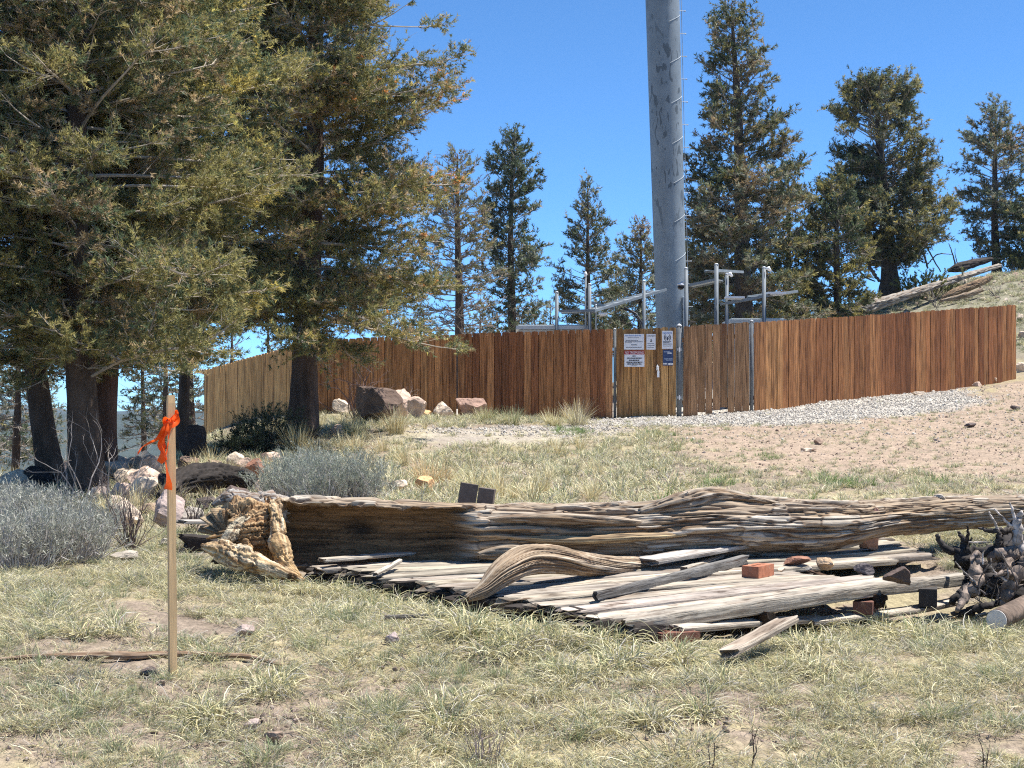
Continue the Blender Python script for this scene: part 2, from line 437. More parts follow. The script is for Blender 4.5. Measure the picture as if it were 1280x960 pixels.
protos.append(tuft('gold', [dict(n=80, base_r=.05, h=.26, hvar=.4, lean=.4, droop=.15, w=.006, pal=GOLD + STRAW)], 41))   # 11
for s in range(3):   # 12-14 coarse bunches seen far off
    protos.append(tuft('coarse', [dict(n=40, base_r=.09, h=.12, hvar=.5, lean=.6, droop=.25, w=.008, pal=STRAW + STRAW + GREY + GREEN[2:], curl=.2),
                                  dict(n=14, base_r=.07, h=.11, hvar=.5, lean=.4, droop=.2, w=.008, pal=SAGEG + GREEN)], 51 + s))
protos.append(tuft('lime', [dict(n=45, base_r=.09, h=.13, hvar=.4, lean=.5, droop=.15, w=.008, pal=LIME + GREEN)], 61))    # 15
protos.append(tuft('flatfar', [dict(n=50, base_r=.22, h=.09, hvar=.5, lean=1.0, droop=.2, w=.008, pal=STRAW + GREY + SAGEG, curl=.4)], 71))  # 16

PLAT = [(.4, 6.98), (2.85, 8.75), (2.9, 11.3), (-1.5, 9.9), (-1.42, 9.1)]
def scatter_grass():
    pts = []; kd = []; sc = []
    def put(x, y, k, s):
        q = np.stack([x, y, ground_h(x, y)], -1); pts.append(q); kd.append(np.broadcast_to(k, len(x)).copy()); s = np.broadcast_to(np.asarray(s, float).reshape(len(x) if np.ndim(s) else 1, -1), (len(x), 3)); sc.append(s.copy())
    g = np.random.default_rng(3)
    # near meadow
    def band(y0, y1, per, half=0.44):
        area = (y1 - y0) * (y0 + y1) * half
        n = int(area * per); y = np.sqrt(g.uniform(y0 ** 2, y1 ** 2, n)); x = g.uniform(-1, 1, n) * half * y
        return x, y
    x, y = band(3.6, 13.5, 140)
    q = np.stack([x, y, x * 0], -1); nz = fbm(q * 1.6, 3, 71); n2 = fbm(q * .7 + 4, 3, 73); n3 = fbm(q * 3.5, 2, 77)
    keep = (nz + .5 * n2 > -.33 + .25 * g.uniform(-1, 1, len(x))) & ~inpoly(x, y, PLAT) & ~soft(x, y, PINK).astype(bool)
    x, y, nz, n2, n3 = [v[keep] for v in (x, y, nz, n2, n3)]
    u = g.uniform(0, 1, len(x))
    k = np.where(u < .60, g.integers(7, 11, len(x)), np.where(u + 1.3 * n2 + .6 * n3 < .70, g.integers(0, 4, len(x)), g.integers(4, 7, len(x))))
    s = g.uniform(.35, .85, len(x)) * (1 + .7 * np.maximum(n3, 0))
    put(x, y, k, s)
    # mounds along the near edge of the platform
    for px, py, ss in [(350,742,1.0),(378,748,1.1),(405,750,1.2),(435,752,1.1),(462,756,1.2),(490,762,1.1),(300,735,1.0),(605,800,1.7),(575,790,1.3),(650,815,1.6),(690,810,1.5),(740,812,1.4),(560,775,1.2),(470,760,1.3),(430,765,1.2),(520,770,1.2),(780,835,1.4),(860,830,1.3),(1010,790,1.4),
                       (1060,790,1.3),(1110,790,1.5),(1150,800,1.5),(1190,805,1.5),(1230,810,1.4),(980,815,1.4),(870,900,1.5),(1000,850,1.3),(900,860,1.2),(330,860,1.2),(250,900,1.2),(560,900,1.4),(120,800,1.3),(700,850,1.2)]:
        p = G(px, py); m = 5
        put(p[0] + g.normal(0, .07, m), p[1] + g.normal(0, .08, m), g.integers(0, 4, m), g.uniform(.75, 1.1, m) * ss)
    # slope up to the fence
    x, y = band(13, 31.5, 30, .42)
    q = np.stack([x, y, x * 0], -1); nz = fbm(q * 1.1, 3, 81); n2 = fbm(q * .5, 3, 83)
    pk = soft(x, y, PINK, 1.2); gv = np.maximum(soft(x, y, GRAVEL), soft(x, y, GRAVEL2)); yard = inpoly(x, y, YARD)
    dens = (.75 + .55 * nz) * (1 - .5 * pk) * (1 - .9 * gv)
    xr = x / y * F + 640
    dens = dens * np.where(xr > 850, .9, 1)
    keep = (g.uniform(0, 1, len(x)) < dens) & ~yard
    x, y, nz, n2, pk, gv, xr = [v[keep] for v in (x, y, nz, n2, pk, gv, xr)]
    u = g.uniform(0, 1, len(x)); k = np.where(u < .55, g.integers(12, 15, len(x)), 16)
    k = np.where((u > .97) & (xr > 700), 15, k); k = np.where((u > .93) & (xr < 750) & (pk < .2) & (n2 > 0), 11, k)
    s = g.uniform(.6, 1.25, len(x)) * np.where(xr > 850, .7, 1) * np.where(pk + gv > .3, .7, 1)
    put(x, y, k, s)
    # hillside beyond the fence, and rough ground under the trees to the west
    n = 5200; x = g.uniform(7, 24, n); y = g.uniform(40, 58, n); put(x, y, g.choice([12, 13, 5, 4], n), g.uniform(.5, 1.5, n))
    n = 1600; x = g.uniform(-12, -3.6, n); y = g.uniform(13, 28, n); keep = x / y < -.16; x = x[keep]; y = y[keep]
    put(x, y, g.choice([12, 13, 16], len(x)), g.uniform(.6, 1.2, len(x)))
    # green clumps
    for px, py, ss in [(1040,606,1.0),(1065,608,.9),(1160,602,.9),(905,607,.9),(720,541,1.0),(722,537,.8),(955,572,.7),(865,552,.6),(820,545,.9)]:
        p = G(px, py); m = 7
        put(p[0] + g.normal(0, .12, m), p[1] + g.normal(0, .2, m), np.full(m, 15), g.uniform(.7, 1.1, m) * ss)
    return instancer('grass', np.concatenate(pts), np.concatenate(kd), np.concatenate(sc), protos)
scatter_grass()

# ------------------------------------------------------------------ stones
def ico(sub):
    import bmesh
    bm = bmesh.new(); bmesh.ops.create_icosphere(bm, subdivisions=sub, radius=1)
    V = np.array([v.co[:] for v in bm.verts]); f = np.array([[v.index for v in fc.verts] for fc in bm.faces]); bm.free()
    return V, f
ICO = {k: ico(k) for k in (2, 3, 4, 5)}
def rock_geo(size, seed, sub=4, cuts=16, rot=0, rough=.10):
    V, f = ICO[sub]; V = V.copy(); g = np.random.default_rng(seed)
    for i in range(cuts):
        n = nrm(g.normal(0, 1, 3)); d = g.uniform(.45, .8)
        V -= np.maximum(0, V @ n - d)[:, None] * n * 1.0
    V += nrm(V) * (rough * fbm(V * 2.2 + seed * 3.1, 4, seed))[:, None]
    if sub >= 4: V += nrm(V) * (.05 * fbm(V * 7 + seed, 4, seed))[:, None]
    V = V * np.asarray(size)
    c, s = math.cos(rot), math.sin(rot); V = V @ np.array([[c, s, 0], [-s, c, 0], [0, 0, 1]])
    return V, f
def rock_col(V, base, seed):
    n = fbm(V * 9 + seed, 4, seed)[:, None]
    return np.clip(np.asarray(base) * (1 + .35 * n), .01, .9)
def pebble(name, seed, col):
    V, f = rock_geo((.5, .42, .32), seed, 2, 6); return mesh_np(name, V, [f], [M_rock], None, rock_col(V, col, seed))
peb = [pebble('pebble', 1, (.64, .585, .505)), pebble('pebble', 2, (.48, .435, .375)), pebble('pebble', 3, (.74, .69, .60)), pebble('pebble', 4, (.42, .30, .23)),
       pebble('pebble', 5, (.33, .25, .20)), pebble('pebble', 6, (.50, .41, .34))]
def scatter_pebbles():
    g = np.random.default_rng(9); n = 130000
    y = g.uniform(24, 36, n); x = g.uniform(-5, 11, n)
    gv = np.maximum(soft(x, y, GRAVEL, 1.1), .6 * soft(x, y, GRAVEL2, 1.2)); keep = (g.uniform(0, 1, n) < gv ** 1.3 * .6 + .02) & (~inpoly(x, y, YARD) | (g.uniform(0, 1, n) < .1))
    x, y = x[keep], y[keep]; s = g.uniform(.022, .05, len(x)) * np.where(g.uniform(0, 1, len(x)) < .05, 1.8, 1)
    instancer('gravel', np.stack([x, y, ground_h(x, y) + s * .1], -1), g.integers(0, 3, len(x)), np.stack([s, s, s], -1), peb, tilt=1)
    n = 40000; y = np.sqrt(g.uniform(5 ** 2, 34 ** 2, n)); x = g.uniform(-.4, .42, n) * y
    pk = soft(x, y, PINK, 1.2); bare = fbm(np.stack([x, y, x * 0], -1) * 1.6, 3, 71) < -.25
    keep = (g.uniform(0, 1, n) < np.where(pk > .3, .5, np.where(bare, .5, .06))) & ~inpoly(x, y, YARD); x, y = x[keep], y[keep]
    s = g.uniform(.010, .032, len(x)) * np.where(g.uniform(0, 1, len(x)) < .03, 2.2, 1) * np.where(y > 16, 1.2, 1)
    instancer('rubble', np.stack([x, y, ground_h(x, y) + s * .08], -1), g.integers(3, 6, len(x)), np.stack([s, s, s], -1), peb, tilt=1)
    n = 2600; y = g.uniform(41, 57, n); x = g.uniform(8, 24, n); s = .05 + .22 * g.uniform(0, 1, n) ** 3
    instancer('hillside_rubble', np.stack([x, y, ground_h(x, y)], -1), g.integers(3, 6, n), np.stack([s, s, s * .8], -1), peb, tilt=.6)
scatter_pebbles()
# ------------------------------------------------------------------ wooden fence with gates
M_post = mat('dull_post_steel', rough=.9, var=.2, nscale=8, bump=0, spec=.1)
def picket_run(root, name, A, B, tone, gapp=.004, w=.145, label=None, bottoms=None, mat_=M_fence, hgt=None, rails=True):
    """A, B: top corners (px,py,d) of the run; pickets go down to the ground"""
    a = P(*A); b = P(*B); L = np.linalg.norm((b - a)[:2]); n = max(2, int(round(L / (w + gapp))))
    dx = (b - a)[:2] / L; nrm2 = np.array([dx[1], -dx[0]]);  mb = MB()
    if nrm2[1] > 0: nrm2 = -nrm2
    g = np.random.default_rng(abs(hash(name)) % 1000 + int(A[0])); step = L / n
    for i in range(n):
        t0 = (i + .5) * step; c = a[:2] + dx * t0; zt = a[2] + (b[2] - a[2]) * t0 / L + g.normal(0, .006)
        zb = float(base_h(c[0], c[1])) - .05 if hgt is None else zt - hgt
        zb += g.uniform(0, .03)
        if bottoms and i in bottoms: zb += bottoms[i]
        off = nrm2 * g.uniform(0, .012); hw = (step - gapp) / 2 * g.uniform(.93, 1.0); e = .022; th = .017
        tl = g.normal(0, .003)
        prof = [(-hw, zb), (hw, zb), (hw + tl, zt - e), (hw - e + tl, zt), (-hw + e + tl, zt), (-hw + tl, zt - e)]
        V = [np.append(c + dx * u + off + nrm2 * s * th, z) for s in (1, 0) for u, z in prof]
        col = np.array(tone[g.integers(0, len(tone))]) * g.uniform(.8, 1.17)
        sides = np.array([[k, (k + 1) % 6, (k + 1) % 6 + 6, k + 6] for k in range(6)])
        mb.add(V, [np.array([[0, 1, 2, 3, 4, 5]]), np.array([[11, 10, 9, 8, 7, 6]]), sides], col)
        if rails and not (bottoms and (i in bottoms or i + 1 in bottoms)):
            c2 = c + dx * step * .5 - nrm2 * .026; R2 = np.stack([np.append(dx, 0), np.append(-nrm2, 0), [0, 0, 1.]], 1)
            if i < n - 1: mb.box([c2[0], c2[1], (zb + zt) / 2 - .03], (.07, .016, zt - zb - .07), R2, np.array(tone[0]) * .6)
    if rails:
        for fr in (.15, .85):
            for k in range(1):
                zb0 = float(base_h(*a[:2])) if hgt is None else a[2] - hgt; zb1 = float(base_h(*b[:2])) if hgt is None else b[2] - hgt
                p0 = np.append(a[:2] - nrm2 * .058, zb0 + (a[2] - zb0) * fr); p1 = np.append(b[:2] - nrm2 * .058, zb1 + (b[2] - zb1) * fr)
                ex = nrm(p1 - p0); R = np.stack([ex, nrm(np.cross([0, 0, 1], ex)), np.cross(ex, nrm(np.cross([0, 0, 1], ex)))], 1)
                mb.box((p0 + p1) / 2, (L, .038, .085), R, np.array(tone[0]) * .8)
    return child(name, mb.mesh(name, mat_), root, label)

def post(root, name, px, ptop, d, r=.03, zb=None, label=None, cap=True):
    p = P(px, ptop, d); z0 = float(base_h(p[0], p[1])) - .1 if zb is None else zb
    mb = MB(); mb.tube([[p[0], p[1], z0], [p[0], p[1], p[2]]], r, 12, (.13, .14, .15))
    if cap:
        mb.tube([[p[0], p[1], p[2]], [p[0], p[1], p[2] + r * .5], [p[0], p[1], p[2] + r * 1.1]], [r * 1.15, r * 1.0, r * .2], 12, (.5, .51, .52))
    return child(name, mb.mesh(name, M_post, True), root, label)

TAN_LIT = [(.66, .37, .135), (.63, .345, .125), (.70, .40, .15)]  # tan boards lightened so this shaded side looks sunlit
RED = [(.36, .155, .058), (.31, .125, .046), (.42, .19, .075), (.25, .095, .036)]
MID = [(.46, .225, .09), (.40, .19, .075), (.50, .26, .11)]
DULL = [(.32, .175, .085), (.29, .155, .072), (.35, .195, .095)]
fence = thing('wooden_fence', G(620, 524), 'long stained cedar board fence around the tower compound', 'fence')
picket_run(fence, 'fence_panel', (256, 462, 35.4), (372, 431, 31.6), TAN_LIT, label='pale tan fence side, lightened as if sunlit, running back from the corner')
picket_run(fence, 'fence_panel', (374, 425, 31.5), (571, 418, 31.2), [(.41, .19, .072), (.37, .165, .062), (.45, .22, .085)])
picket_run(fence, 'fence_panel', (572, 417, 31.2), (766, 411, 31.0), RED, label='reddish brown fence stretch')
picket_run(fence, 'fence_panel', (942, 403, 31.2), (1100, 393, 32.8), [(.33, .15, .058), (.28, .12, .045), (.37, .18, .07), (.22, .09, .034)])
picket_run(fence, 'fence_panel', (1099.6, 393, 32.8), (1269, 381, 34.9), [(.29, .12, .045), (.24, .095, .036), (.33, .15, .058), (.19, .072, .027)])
for px, t, d, r in [(372, 424, 31.55, .035), (768.5, 412, 31.02, .03), (939.5, 402, 31.15, .034)]:
    post(fence, 'fence_post', px, t, d, r)
def frame_gate(name, A, B, hgt, tone, seed, bottoms=None):
    g = picket_run(fence, name, A, B, tone, bottoms=bottoms)
    return g
g1 = frame_gate('gate', (770.5, 412, 31.0), (845, 409, 30.95), 1.75, [(.42, .22, .08), (.36, .19, .07), (.46, .26, .10)], 1)
g1['label'] = 'narrow golden brown gate carrying the notices'
post(fence, 'fence_post', 849, 408, 30.95, .05)
g2 = frame_gate('gate', (853.5, 408, 30.95), (936.5, 402.5, 31.1), 1.75, DULL, 2, {2: .10, 3: .04, 4: .13, 5: .17, 7: .05})
g2['label'] = 'wider dull brown gate with broken board ends'
# latch of the narrow gate, hinges
mb = MB(); p = P(822, 460, 30.85); mb.box(p, (.05, .04, .09), None, (.8, .8, .8)); mb.box(p + [.012, -.005, -.12], (.045, .03, .13), None, (.85, .86, .88))
mb.tube([p + [-.01, -.02, .06], p + [.0, -.05, .02], p + [.01, -.02, -.06]], .01, 6, (.85, .85, .85))
child('latch', mb.mesh('latch', M_metal), g1)
for px, py in ((849, 437), (849, 497)):
    mb = MB(); p = P(px, py, 30.86); mb.box(p, (.09, .03, .05), None, (.35, .36, .38)); mb.tube([p + [0.0, -.02, -.05], p + [0.0, -.02, .05]], .012, 8, (.6, .6, .62))
    child('hinge', mb.mesh('hinge', M_metal), g2)

# ------------------------------------------------------------------ notices on the gate
def text_mesh(txt, size, width=None):
    cu = bpy.data.curves.new('lettering', 'FONT'); cu.body = txt; cu.size = size; cu.align_x = 'CENTER'; cu.align_y = 'CENTER'; cu.extrude = .0008
    ob = bpy.data.objects.new('lettering', cu); COL.objects.link(ob)
    dg = bpy.context.evaluated_depsgraph_get(); me = bpy.data.meshes.new_from_object(ob.evaluated_get(dg))
    bpy.data.objects.remove(ob); n = len(me.vertices); co = np.empty(n * 3, np.float32); me.vertices.foreach_get('co', co); co = co.reshape(-1, 3)
    w = co[:, 0].max() - co[:, 0].min()
    if width: co[:, 0] *= width / w
    co[:, 0] -= (co[:, 0].max() + co[:, 0].min()) / 2
    me.vertices.foreach_set('co', co.ravel()); me.update(); return me
def flat_mat(name, c): return mat(name, base=c, attr=False, rough=.5, var=0, bump=0)
MK = {k: flat_mat('print_' + k, v) for k, v in dict(black=(.03, .03, .04), blue=(.05, .16, .45), red=(.32, .02, .04), white=(.8, .8, .8), grey=(.18, .18, .2), navy=(.03, .05, .13), pale=(.35, .42, .55)).items()}
def sign(name, px0, py0, px1, py1, label, col, cat, bars=(), texts=(), blocks=(), seed=1):
    d = 30.80; a = P(px0, py1, d); b = P(px1, py0, d); w = b[0] - a[0]; h = b[2] - a[2]; c = (a + b) / 2
    root = thing(name, (c[0], d, a[2]), label, cat, 'notices on the gate')
    mb = MB(); mb.box([c[0], d, c[2]], (w, .004, h), None, col); child('sign_panel', mb.mesh('sign_panel', M_paint), root)
    g = np.random.default_rng(seed)
    def rect(m, x0, y0, x1, y1, off): m.box([a[0] + (x0 + x1) / 2 * w, d - .003 - off, b[2] - (y0 + y1) / 2 * h], ((x1 - x0) * w, .002, (y1 - y0) * h))
    for nm, mk, (x0, y0, x1, y1) in blocks:
        m = MB(); rect(m, x0, y0, x1, y1, 0); me = m.mesh(nm, MK[mk]); child(nm, me, root)
    for mk, rows in bars:
        for (y, hh, x0, x1) in rows:
            m = MB()
            x = x0
            while x < x1 - .02:
                e = min(x1, x + g.uniform(.04, .13)); rect(m, x, y - hh / 2, e, y + hh / 2, .001); x = e + .018
            child('lettering', m.mesh('lettering', MK[mk]), root)
    for txt, mk, cx, cy, sz, wd in texts:
        me = text_mesh(txt, sz * h, wd * w); me.materials.clear(); me.materials.append(MK[mk])
        n = len(me.vertices); co = np.empty(n * 3, np.float32); me.vertices.foreach_get('co', co); co = co.reshape(-1, 3)
        V = np.stack([a[0] + cx * w + co[:, 0], d - .006 - co[:, 2], b[2] - cy * h + co[:, 1]], -1); me.vertices.foreach_set('co', V.astype(np.float32).ravel()); me.update()
        child('lettering', me, root)
    return root, (a, b, w, h, d)
SW = (.72, .74, .80)
sign('notice_sign', 780, 417.5, 805, 437, 'wide white notice of small print, topmost at the hinge side of the narrow gate', SW, 'sign',
     bars=[('blue', [(.12, .05, .06, .9)]), ('grey', [(.24, .03, .2, .75), (.42, .045, .08, .7), (.50, .045, .06, .95), (.57, .03, .06, .4), (.86, .045, .1, .9)]), ('black', [(.70, .05, .36, .66)])], seed=2)
sign('warning_sign', 808, 417.5, 819.5, 437, 'small narrow white caution notice with a triangle, between the two wider white notices', SW, 'sign',
     texts=[('CAUTION', 'black', .54, .13, .13, .8)], bars=[('grey', [(.62, .035, .12, .85), (.74, .035, .12, .9), (.86, .035, .12, .8)])],
     blocks=[('warning_triangle', 'black', (.40, .46, .62, .50)), ('warning_triangle', 'black', (.46, .32, .56, .46))], seed=3)
rs, (a_, b_, w_, h_, d_) = sign('antenna_sign', 827.5, 413.5, 841, 436, 'white notice with blue heading and radio wave symbol', SW, 'sign',
     texts=[('NOTICE', 'blue', .5, .14, .15, .82)], bars=[('grey', [(.60, .045, .1, .85), (.66, .04, .1, .7), (.74, .045, .1, .9), (.85, .03, .1, .85)])], seed=4)
mb = MB(); cx = a_[0] + w_ / 2; cz = b_[2] - .38 * h_
mb.box([cx, d_ - .004, cz - .02], (.022, .002, .07))
for s in (-1, 1):
    for rr in (.035, .062):
        t = np.linspace(-.9, .9, 9); pts = np.stack([cx + s * rr * np.cos(t), np.full(9, d_ - .005), cz + rr * np.sin(t) * 1.2], -1); mb.tube(pts, .007, 4)
child('radio_symbol', mb.mesh('radio_symbol', MK['black']), rs)
sign('trespass_sign', 780.5, 438.2, 805.5, 458.5, 'white notice with dark red heading below the wide white notice', SW, 'sign',
     blocks=[('sign_header', 'red', (0, 0, 1, .24))], texts=[('NO TRESPASSING', 'white', .5, .13, .2, .92)],
     bars=[('black', [(.34, .06, .4, .56), (.47, .07, .14, .88), (.60, .07, .22, .74), (.72, .07, .1, .9), (.83, .07, .15, .85)]), ('grey', [(.93, .03, .35, .65)])], seed=5)
sign('blue_sign', 828.5, 437, 841.5, 457, 'dark blue notice with white brush marks directly below the radio wave notice', (.035, .06, .15), 'sign',
     bars=[('pale', [(.14, .05, .1, .7), (.58, .06, .15, .95), (.66, .04, .3, .95)]), ('white', [(.22, .08, .45, .85), (.88, .09, .05, .45), (.90, .11, .5, .98)])], seed=6)

# ------------------------------------------------------------------ steel tower
def tower():
    d = 36.5; root = thing('steel_tower', (P(840, 420, d)[0], d, float(base_h(3.8, d))), 'tall grey galvanised steel tower shaft with dark smears', 'tower')
    p0 = P(839.7, 408, d); p1 = P(828, 0, d); ax = (p1 - p0) / (p1[2] - p0[2])
    base = p0 + ax * (float(base_h(3.8, d)) - .1 - p0[2]); top = p0 + ax * (19 - p0[2])
    n = 60; z = np.linspace(0, 1, n); pts = base + (top - base) * z[:, None]
    rr = np.interp(pts[:, 2], [p0[2], p1[2], 19], [.366, .402, .395])
    V, q, t, uv = tube(pts, rr, 48)
    # colour: pale zinc with darker brushed smears on the upper visible part
    zz = V[:, 2]; an = np.arctan2(V[:, 0] - np.interp(zz, pts[:, 2], pts[:, 0]), V[:, 1] - d)
    V2, q2, t2, uv2 = V, q, t, uv
    m = bpy.data.materials.new('tower_zinc'); m.use_nodes = True; nt = m.node_tree; N = nt.nodes; L = nt.links; N.clear()
    out = N.new('ShaderNodeOutputMaterial'); bs = N.new('ShaderNodeBsdfPrincipled'); bs.inputs['Roughness'].default_value = .55; bs.inputs['Metallic'].default_value = .25
    tc = N.new('ShaderNodeTexCoord'); mp = N.new('ShaderNodeMapping'); mp.inputs['Scale'].default_value = (2.4, 2.4, .9); mp.inputs['Rotation'].default_value = (0, .35, 0)
    L.new(tc.outputs['Object'], mp.inputs[0])
    a1 = N.new('ShaderNodeTexNoise'); a1.inputs['Scale'].default_value = 2.3; a1.inputs['Detail'].default_value = 1.5; a1.inputs['Distortion'].default_value = 1.6; L.new(mp.outputs[0], a1.inputs['Vector'])
    sx = N.new('ShaderNodeSeparateXYZ'); L.new(tc.outputs['Object'], sx.inputs[0])
    def mr(a, b, c, dd, src):
        k = N.new('ShaderNodeMapRange'); k.interpolation_type = 'SMOOTHSTEP'
        for i, v in enumerate((a, b, c, dd)): k.inputs[i + 1].default_value = v
        L.new(src, k.inputs[0]); return k.outputs[0]
    zb = float(base[2])
    s1 = mr(.59, .62, 0, 1, a1.outputs[0])
    up = mr(3.9 - zb, 5.4 - zb, .22, 1, sx.outputs[2])
    thr = N.new('ShaderNodeMath'); thr.operation = 'MULTIPLY'; L.new(s1, thr.inputs[0]); L.new(up, thr.inputs[1])
    dn = mr(8.4 - zb, 9.0 - zb, 1, .55, sx.outputs[2]); t2_ = N.new('ShaderNodeMath'); t2_.operation = 'MULTIPLY'; L.new(thr.outputs[0], t2_.inputs[0]); L.new(dn, t2_.inputs[1])
    # soft mottling
    a2 = N.new('ShaderNodeTexNoise'); a2.inputs['Scale'].default_value = 1.3; a2.inputs['Detail'].default_value = 6; a2.inputs['Roughness'].default_value = .7; L.new(tc.outputs['Object'], a2.inputs['Vector'])
    r1 = N.new('ShaderNodeMix'); r1.data_type = 'RGBA'; r1.inputs[6].default_value = (.175, .205, .225, 1); r1.inputs[7].default_value = (.25, .285, .305, 1); L.new(mr(.3, .7, 0, 1, a2.outputs[0]), r1.inputs[0])
    r2 = N.new('ShaderNodeMix'); r2.data_type = 'RGBA'; L.new(t2_.outputs[0], r2.inputs[0]); L.new(r1.outputs[2], r2.inputs[6]); r2.inputs[7].default_value = (.10, .118, .13, 1)
    L.new(r2.outputs[2], bs.inputs['Base Color']); L.new(bs.outputs[0], out.inputs[0])
    child('shaft', mesh_np('shaft', V, [q, t], [m], smooth=True), root)
    # slanting bright strips on the front, modelled for the rungs' reflections
    def surf(py, th, ex=.0):
        z_ = (HZ - py) / F * d; c = p0 + ax * (z_ - p0[2]); r = np.interp(z_, [p0[2], p1[2], 19], [.366, .402, .395]) + ex
        return c + np.array([r * math.sin(th), -r * math.cos(th), 0])
    for py in (-70, -22, 27, 78, 128, 178, 227, 275, 323):
        th = np.linspace(.25, 1.35, 10); mb = MB(); mb.tube([surf(py + 5 - 12 * (k / 9.), h, .006) for k, h in enumerate(th)], .0065, 6, (.42, .46, .49)); child('glint_strip', mb.mesh('glint_strip', M_metal), root)
    mb = MB(); ys = np.linspace(-330, 400, 40); mb.tube([surf(y, 1.75, .06) for y in ys], .008, 6, (.32, .36, .40))
    child('climbing_cable', mb.mesh('climbing_cable', M_metal), root)
    for y in np.arange(-130, 392, 28.5):
        mb = MB(); mb.tube([surf(y, 1.72, -.01), surf(y, 1.75, .15)], .009, 6, (.30, .34, .38)); mb.tube([surf(y, 1.75, .13), surf(y, 1.75, .16)], .017, 6, (.30, .34, .38)); child('step_peg', mb.mesh('step_peg', M_metal), root)
    mb = MB(); mb.tube([surf(372, .75, .05), surf(374, .75, .05), surf(500, .7, .06)], [.05, .05, .045], 8, (.5, .55, .58)); child('conduit', mb.mesh('conduit', M_metal, True), root)
tower()

# ------------------------------------------------------------------ cable bridges, camera, cabinets inside the fence
GZ = (.17, .195, .215)
def pole_part(root, px, pt, d, r=.04, pb=430):
    p = P(px, pt, d); z0 = float(base_h(p[0], p[1])); mb = MB(); mb.tube([[p[0], p[1], z0], p], r, 12, GZ); mb.tube([p, p + [0, 0, .03]], [r * 1.12, r * .6], 12, (.7, .72, .74))
    return child('post', mb.mesh('post', M_metal, True), root)
def tray(root, A, B, wid=.5, side=1):
    a = P(*A); b = P(*B); ex = nrm(b - a); n = nrm(np.cross(ex, [0, 0, 1])); n = n * (1 if n[1] > 0 else -1)
    mb = MB(); L = np.linalg.norm(b - a)
    R = np.stack([ex, n, np.cross(ex, n)], 1)
    mb.box((a + b) / 2 + n * wid / 2, (L, wid, .01), R, (.23, .26, .28))
    for o in (0, wid): mb.box((a + b) / 2 + n * o, (L, .03, .055), R, (.21, .24, .26))
    for k in range(int(L / .3)): mb.box(a + ex * (.15 + .3 * k) + n * wid / 2 + [0, 0, .012], (.03, wid, .012), R, (.28, .31, .33))
    return child('tray', mb.mesh('tray', M_metal), root)
def lamp(root, px, py, d, w=.4):
    p = P(px, py, d); mb = MB(); mb.box(p + [0, .1, .0], (w, .22, .04), None, (.82, .84, .85)); mb.box(p + [0, .1, -.03], (w * .7, .12, .03), None, (.6, .62, .65)); return child('cover_plate', mb.mesh('cover_plate', M_paint), root)
b1 = thing('cable_bridge', G(733, 520) + [0, 3, 0], 'galvanised cable bridge rising towards the tower from the long cabinet roof', 'cable bridge')
for px, pt, r in ((696, 366, .04), (732, 346, .022), (737, 356, .04), (745, 382, .02), (805, 352, .035)): pole_part(b1, px, pt, 33.5, r)
tray(b1, (699, 389, 33.5), (744, 388, 33.4), .5); tray(b1, (742, 389, 33.4), (833, 362, 34.6), .45); tray(b1, (740, 378, 34), (768, 386, 34), .2)
lamp(b1, 754, 392, 33.3, .18); 
mb = MB(); mb.tube([P(780, 384, 33.9), P(795, 392, 33.9), P(803, 404, 33.8), P(807, 430, 33.8)], .02, 8, (.05, .05, .055)); mb.tube([P(775, 385, 33.9), P(790, 390, 33.9), P(800, 402, 33.9), P(804, 430, 33.9)], .018, 8, (.05, .05, .055)); child('cable', mb.mesh('cable', M_paint, True), b1)
mb = MB(); p = P(732, 343, 33.5); mb.tube([p - [0, 0, .06], p, p + [0, 0, .06]], [.02, .04, .015], 8, (.85, .86, .86)); child('beacon', mb.mesh('beacon', M_paint, True), b1)
b2 = thing('cable_bridge', G(900, 518) + [0, 3, 0], 'galvanised cable bridge with the tallest post, joined to the tower', 'cable bridge')
for px, pt, r in ((857.5, 336, .042), (895.5, 331, .045)): pole_part(b2, px, pt, 33.0, r)
tray(b2, (859, 357, 33.3), (896, 349, 33), .4); tray(b2, (897, 338, 33.0), (929, 340, 34.2), .3)
b3 = thing('cable_bridge', G(930, 517) + [0, 3, 0], 'lower galvanised cable bridge with two white cover plates', 'cable bridge')
for px, pt, r in ((908.5, 343, .038), (955, 335, .042)): pole_part(b3, px, pt, 32.6, r)
tray(b3, (907, 379, 32.5), (957, 370, 32.6), .45); tray(b3, (957, 370, 32.6), (997, 364, 33.6), .45)
lamp(b3, 919, 371.5, 32.4); lamp(b3, 971, 366, 32.6, .4)
for px, py in ((912, 344), (960, 337)):
    mb = MB(); p = P(px, py, 32.5); mb.tube([p + [-.05, 0, .02], p + [0.01, 0, .03], p + [.06, 0, -.03]], [.02, .045, .02], 8, (.85, .86, .88)); child('beacon', mb.mesh('beacon', M_paint, True), b3)
cam_t = thing('security_camera', P(851, 358, 33.2), 'small dark dome camera on a bracket beside the tower shaft', 'camera')
mb = MB(); p = P(851, 354, 33.0); mb.tube([P(857, 352, 33), p + [.02, 0, .02], p], .018, 8, (.6, .62, .64)); mb.tube([p, p - [0, 0, .03], p - [0, 0, .05]], [.05, .08, .075], 14, (.75, .76, .78)); child('bracket', mb.mesh('bracket', M_metal, True), cam_t)
V, f = ICO[3]; mb = MB(); mb.add(V * .075 + (p - [0, 0, .07]), [f], (.015, .015, .018)); child('dome', mb.mesh('dome', mat('smoked_dome', rough=.15, var=0, bump=0), True), cam_t)
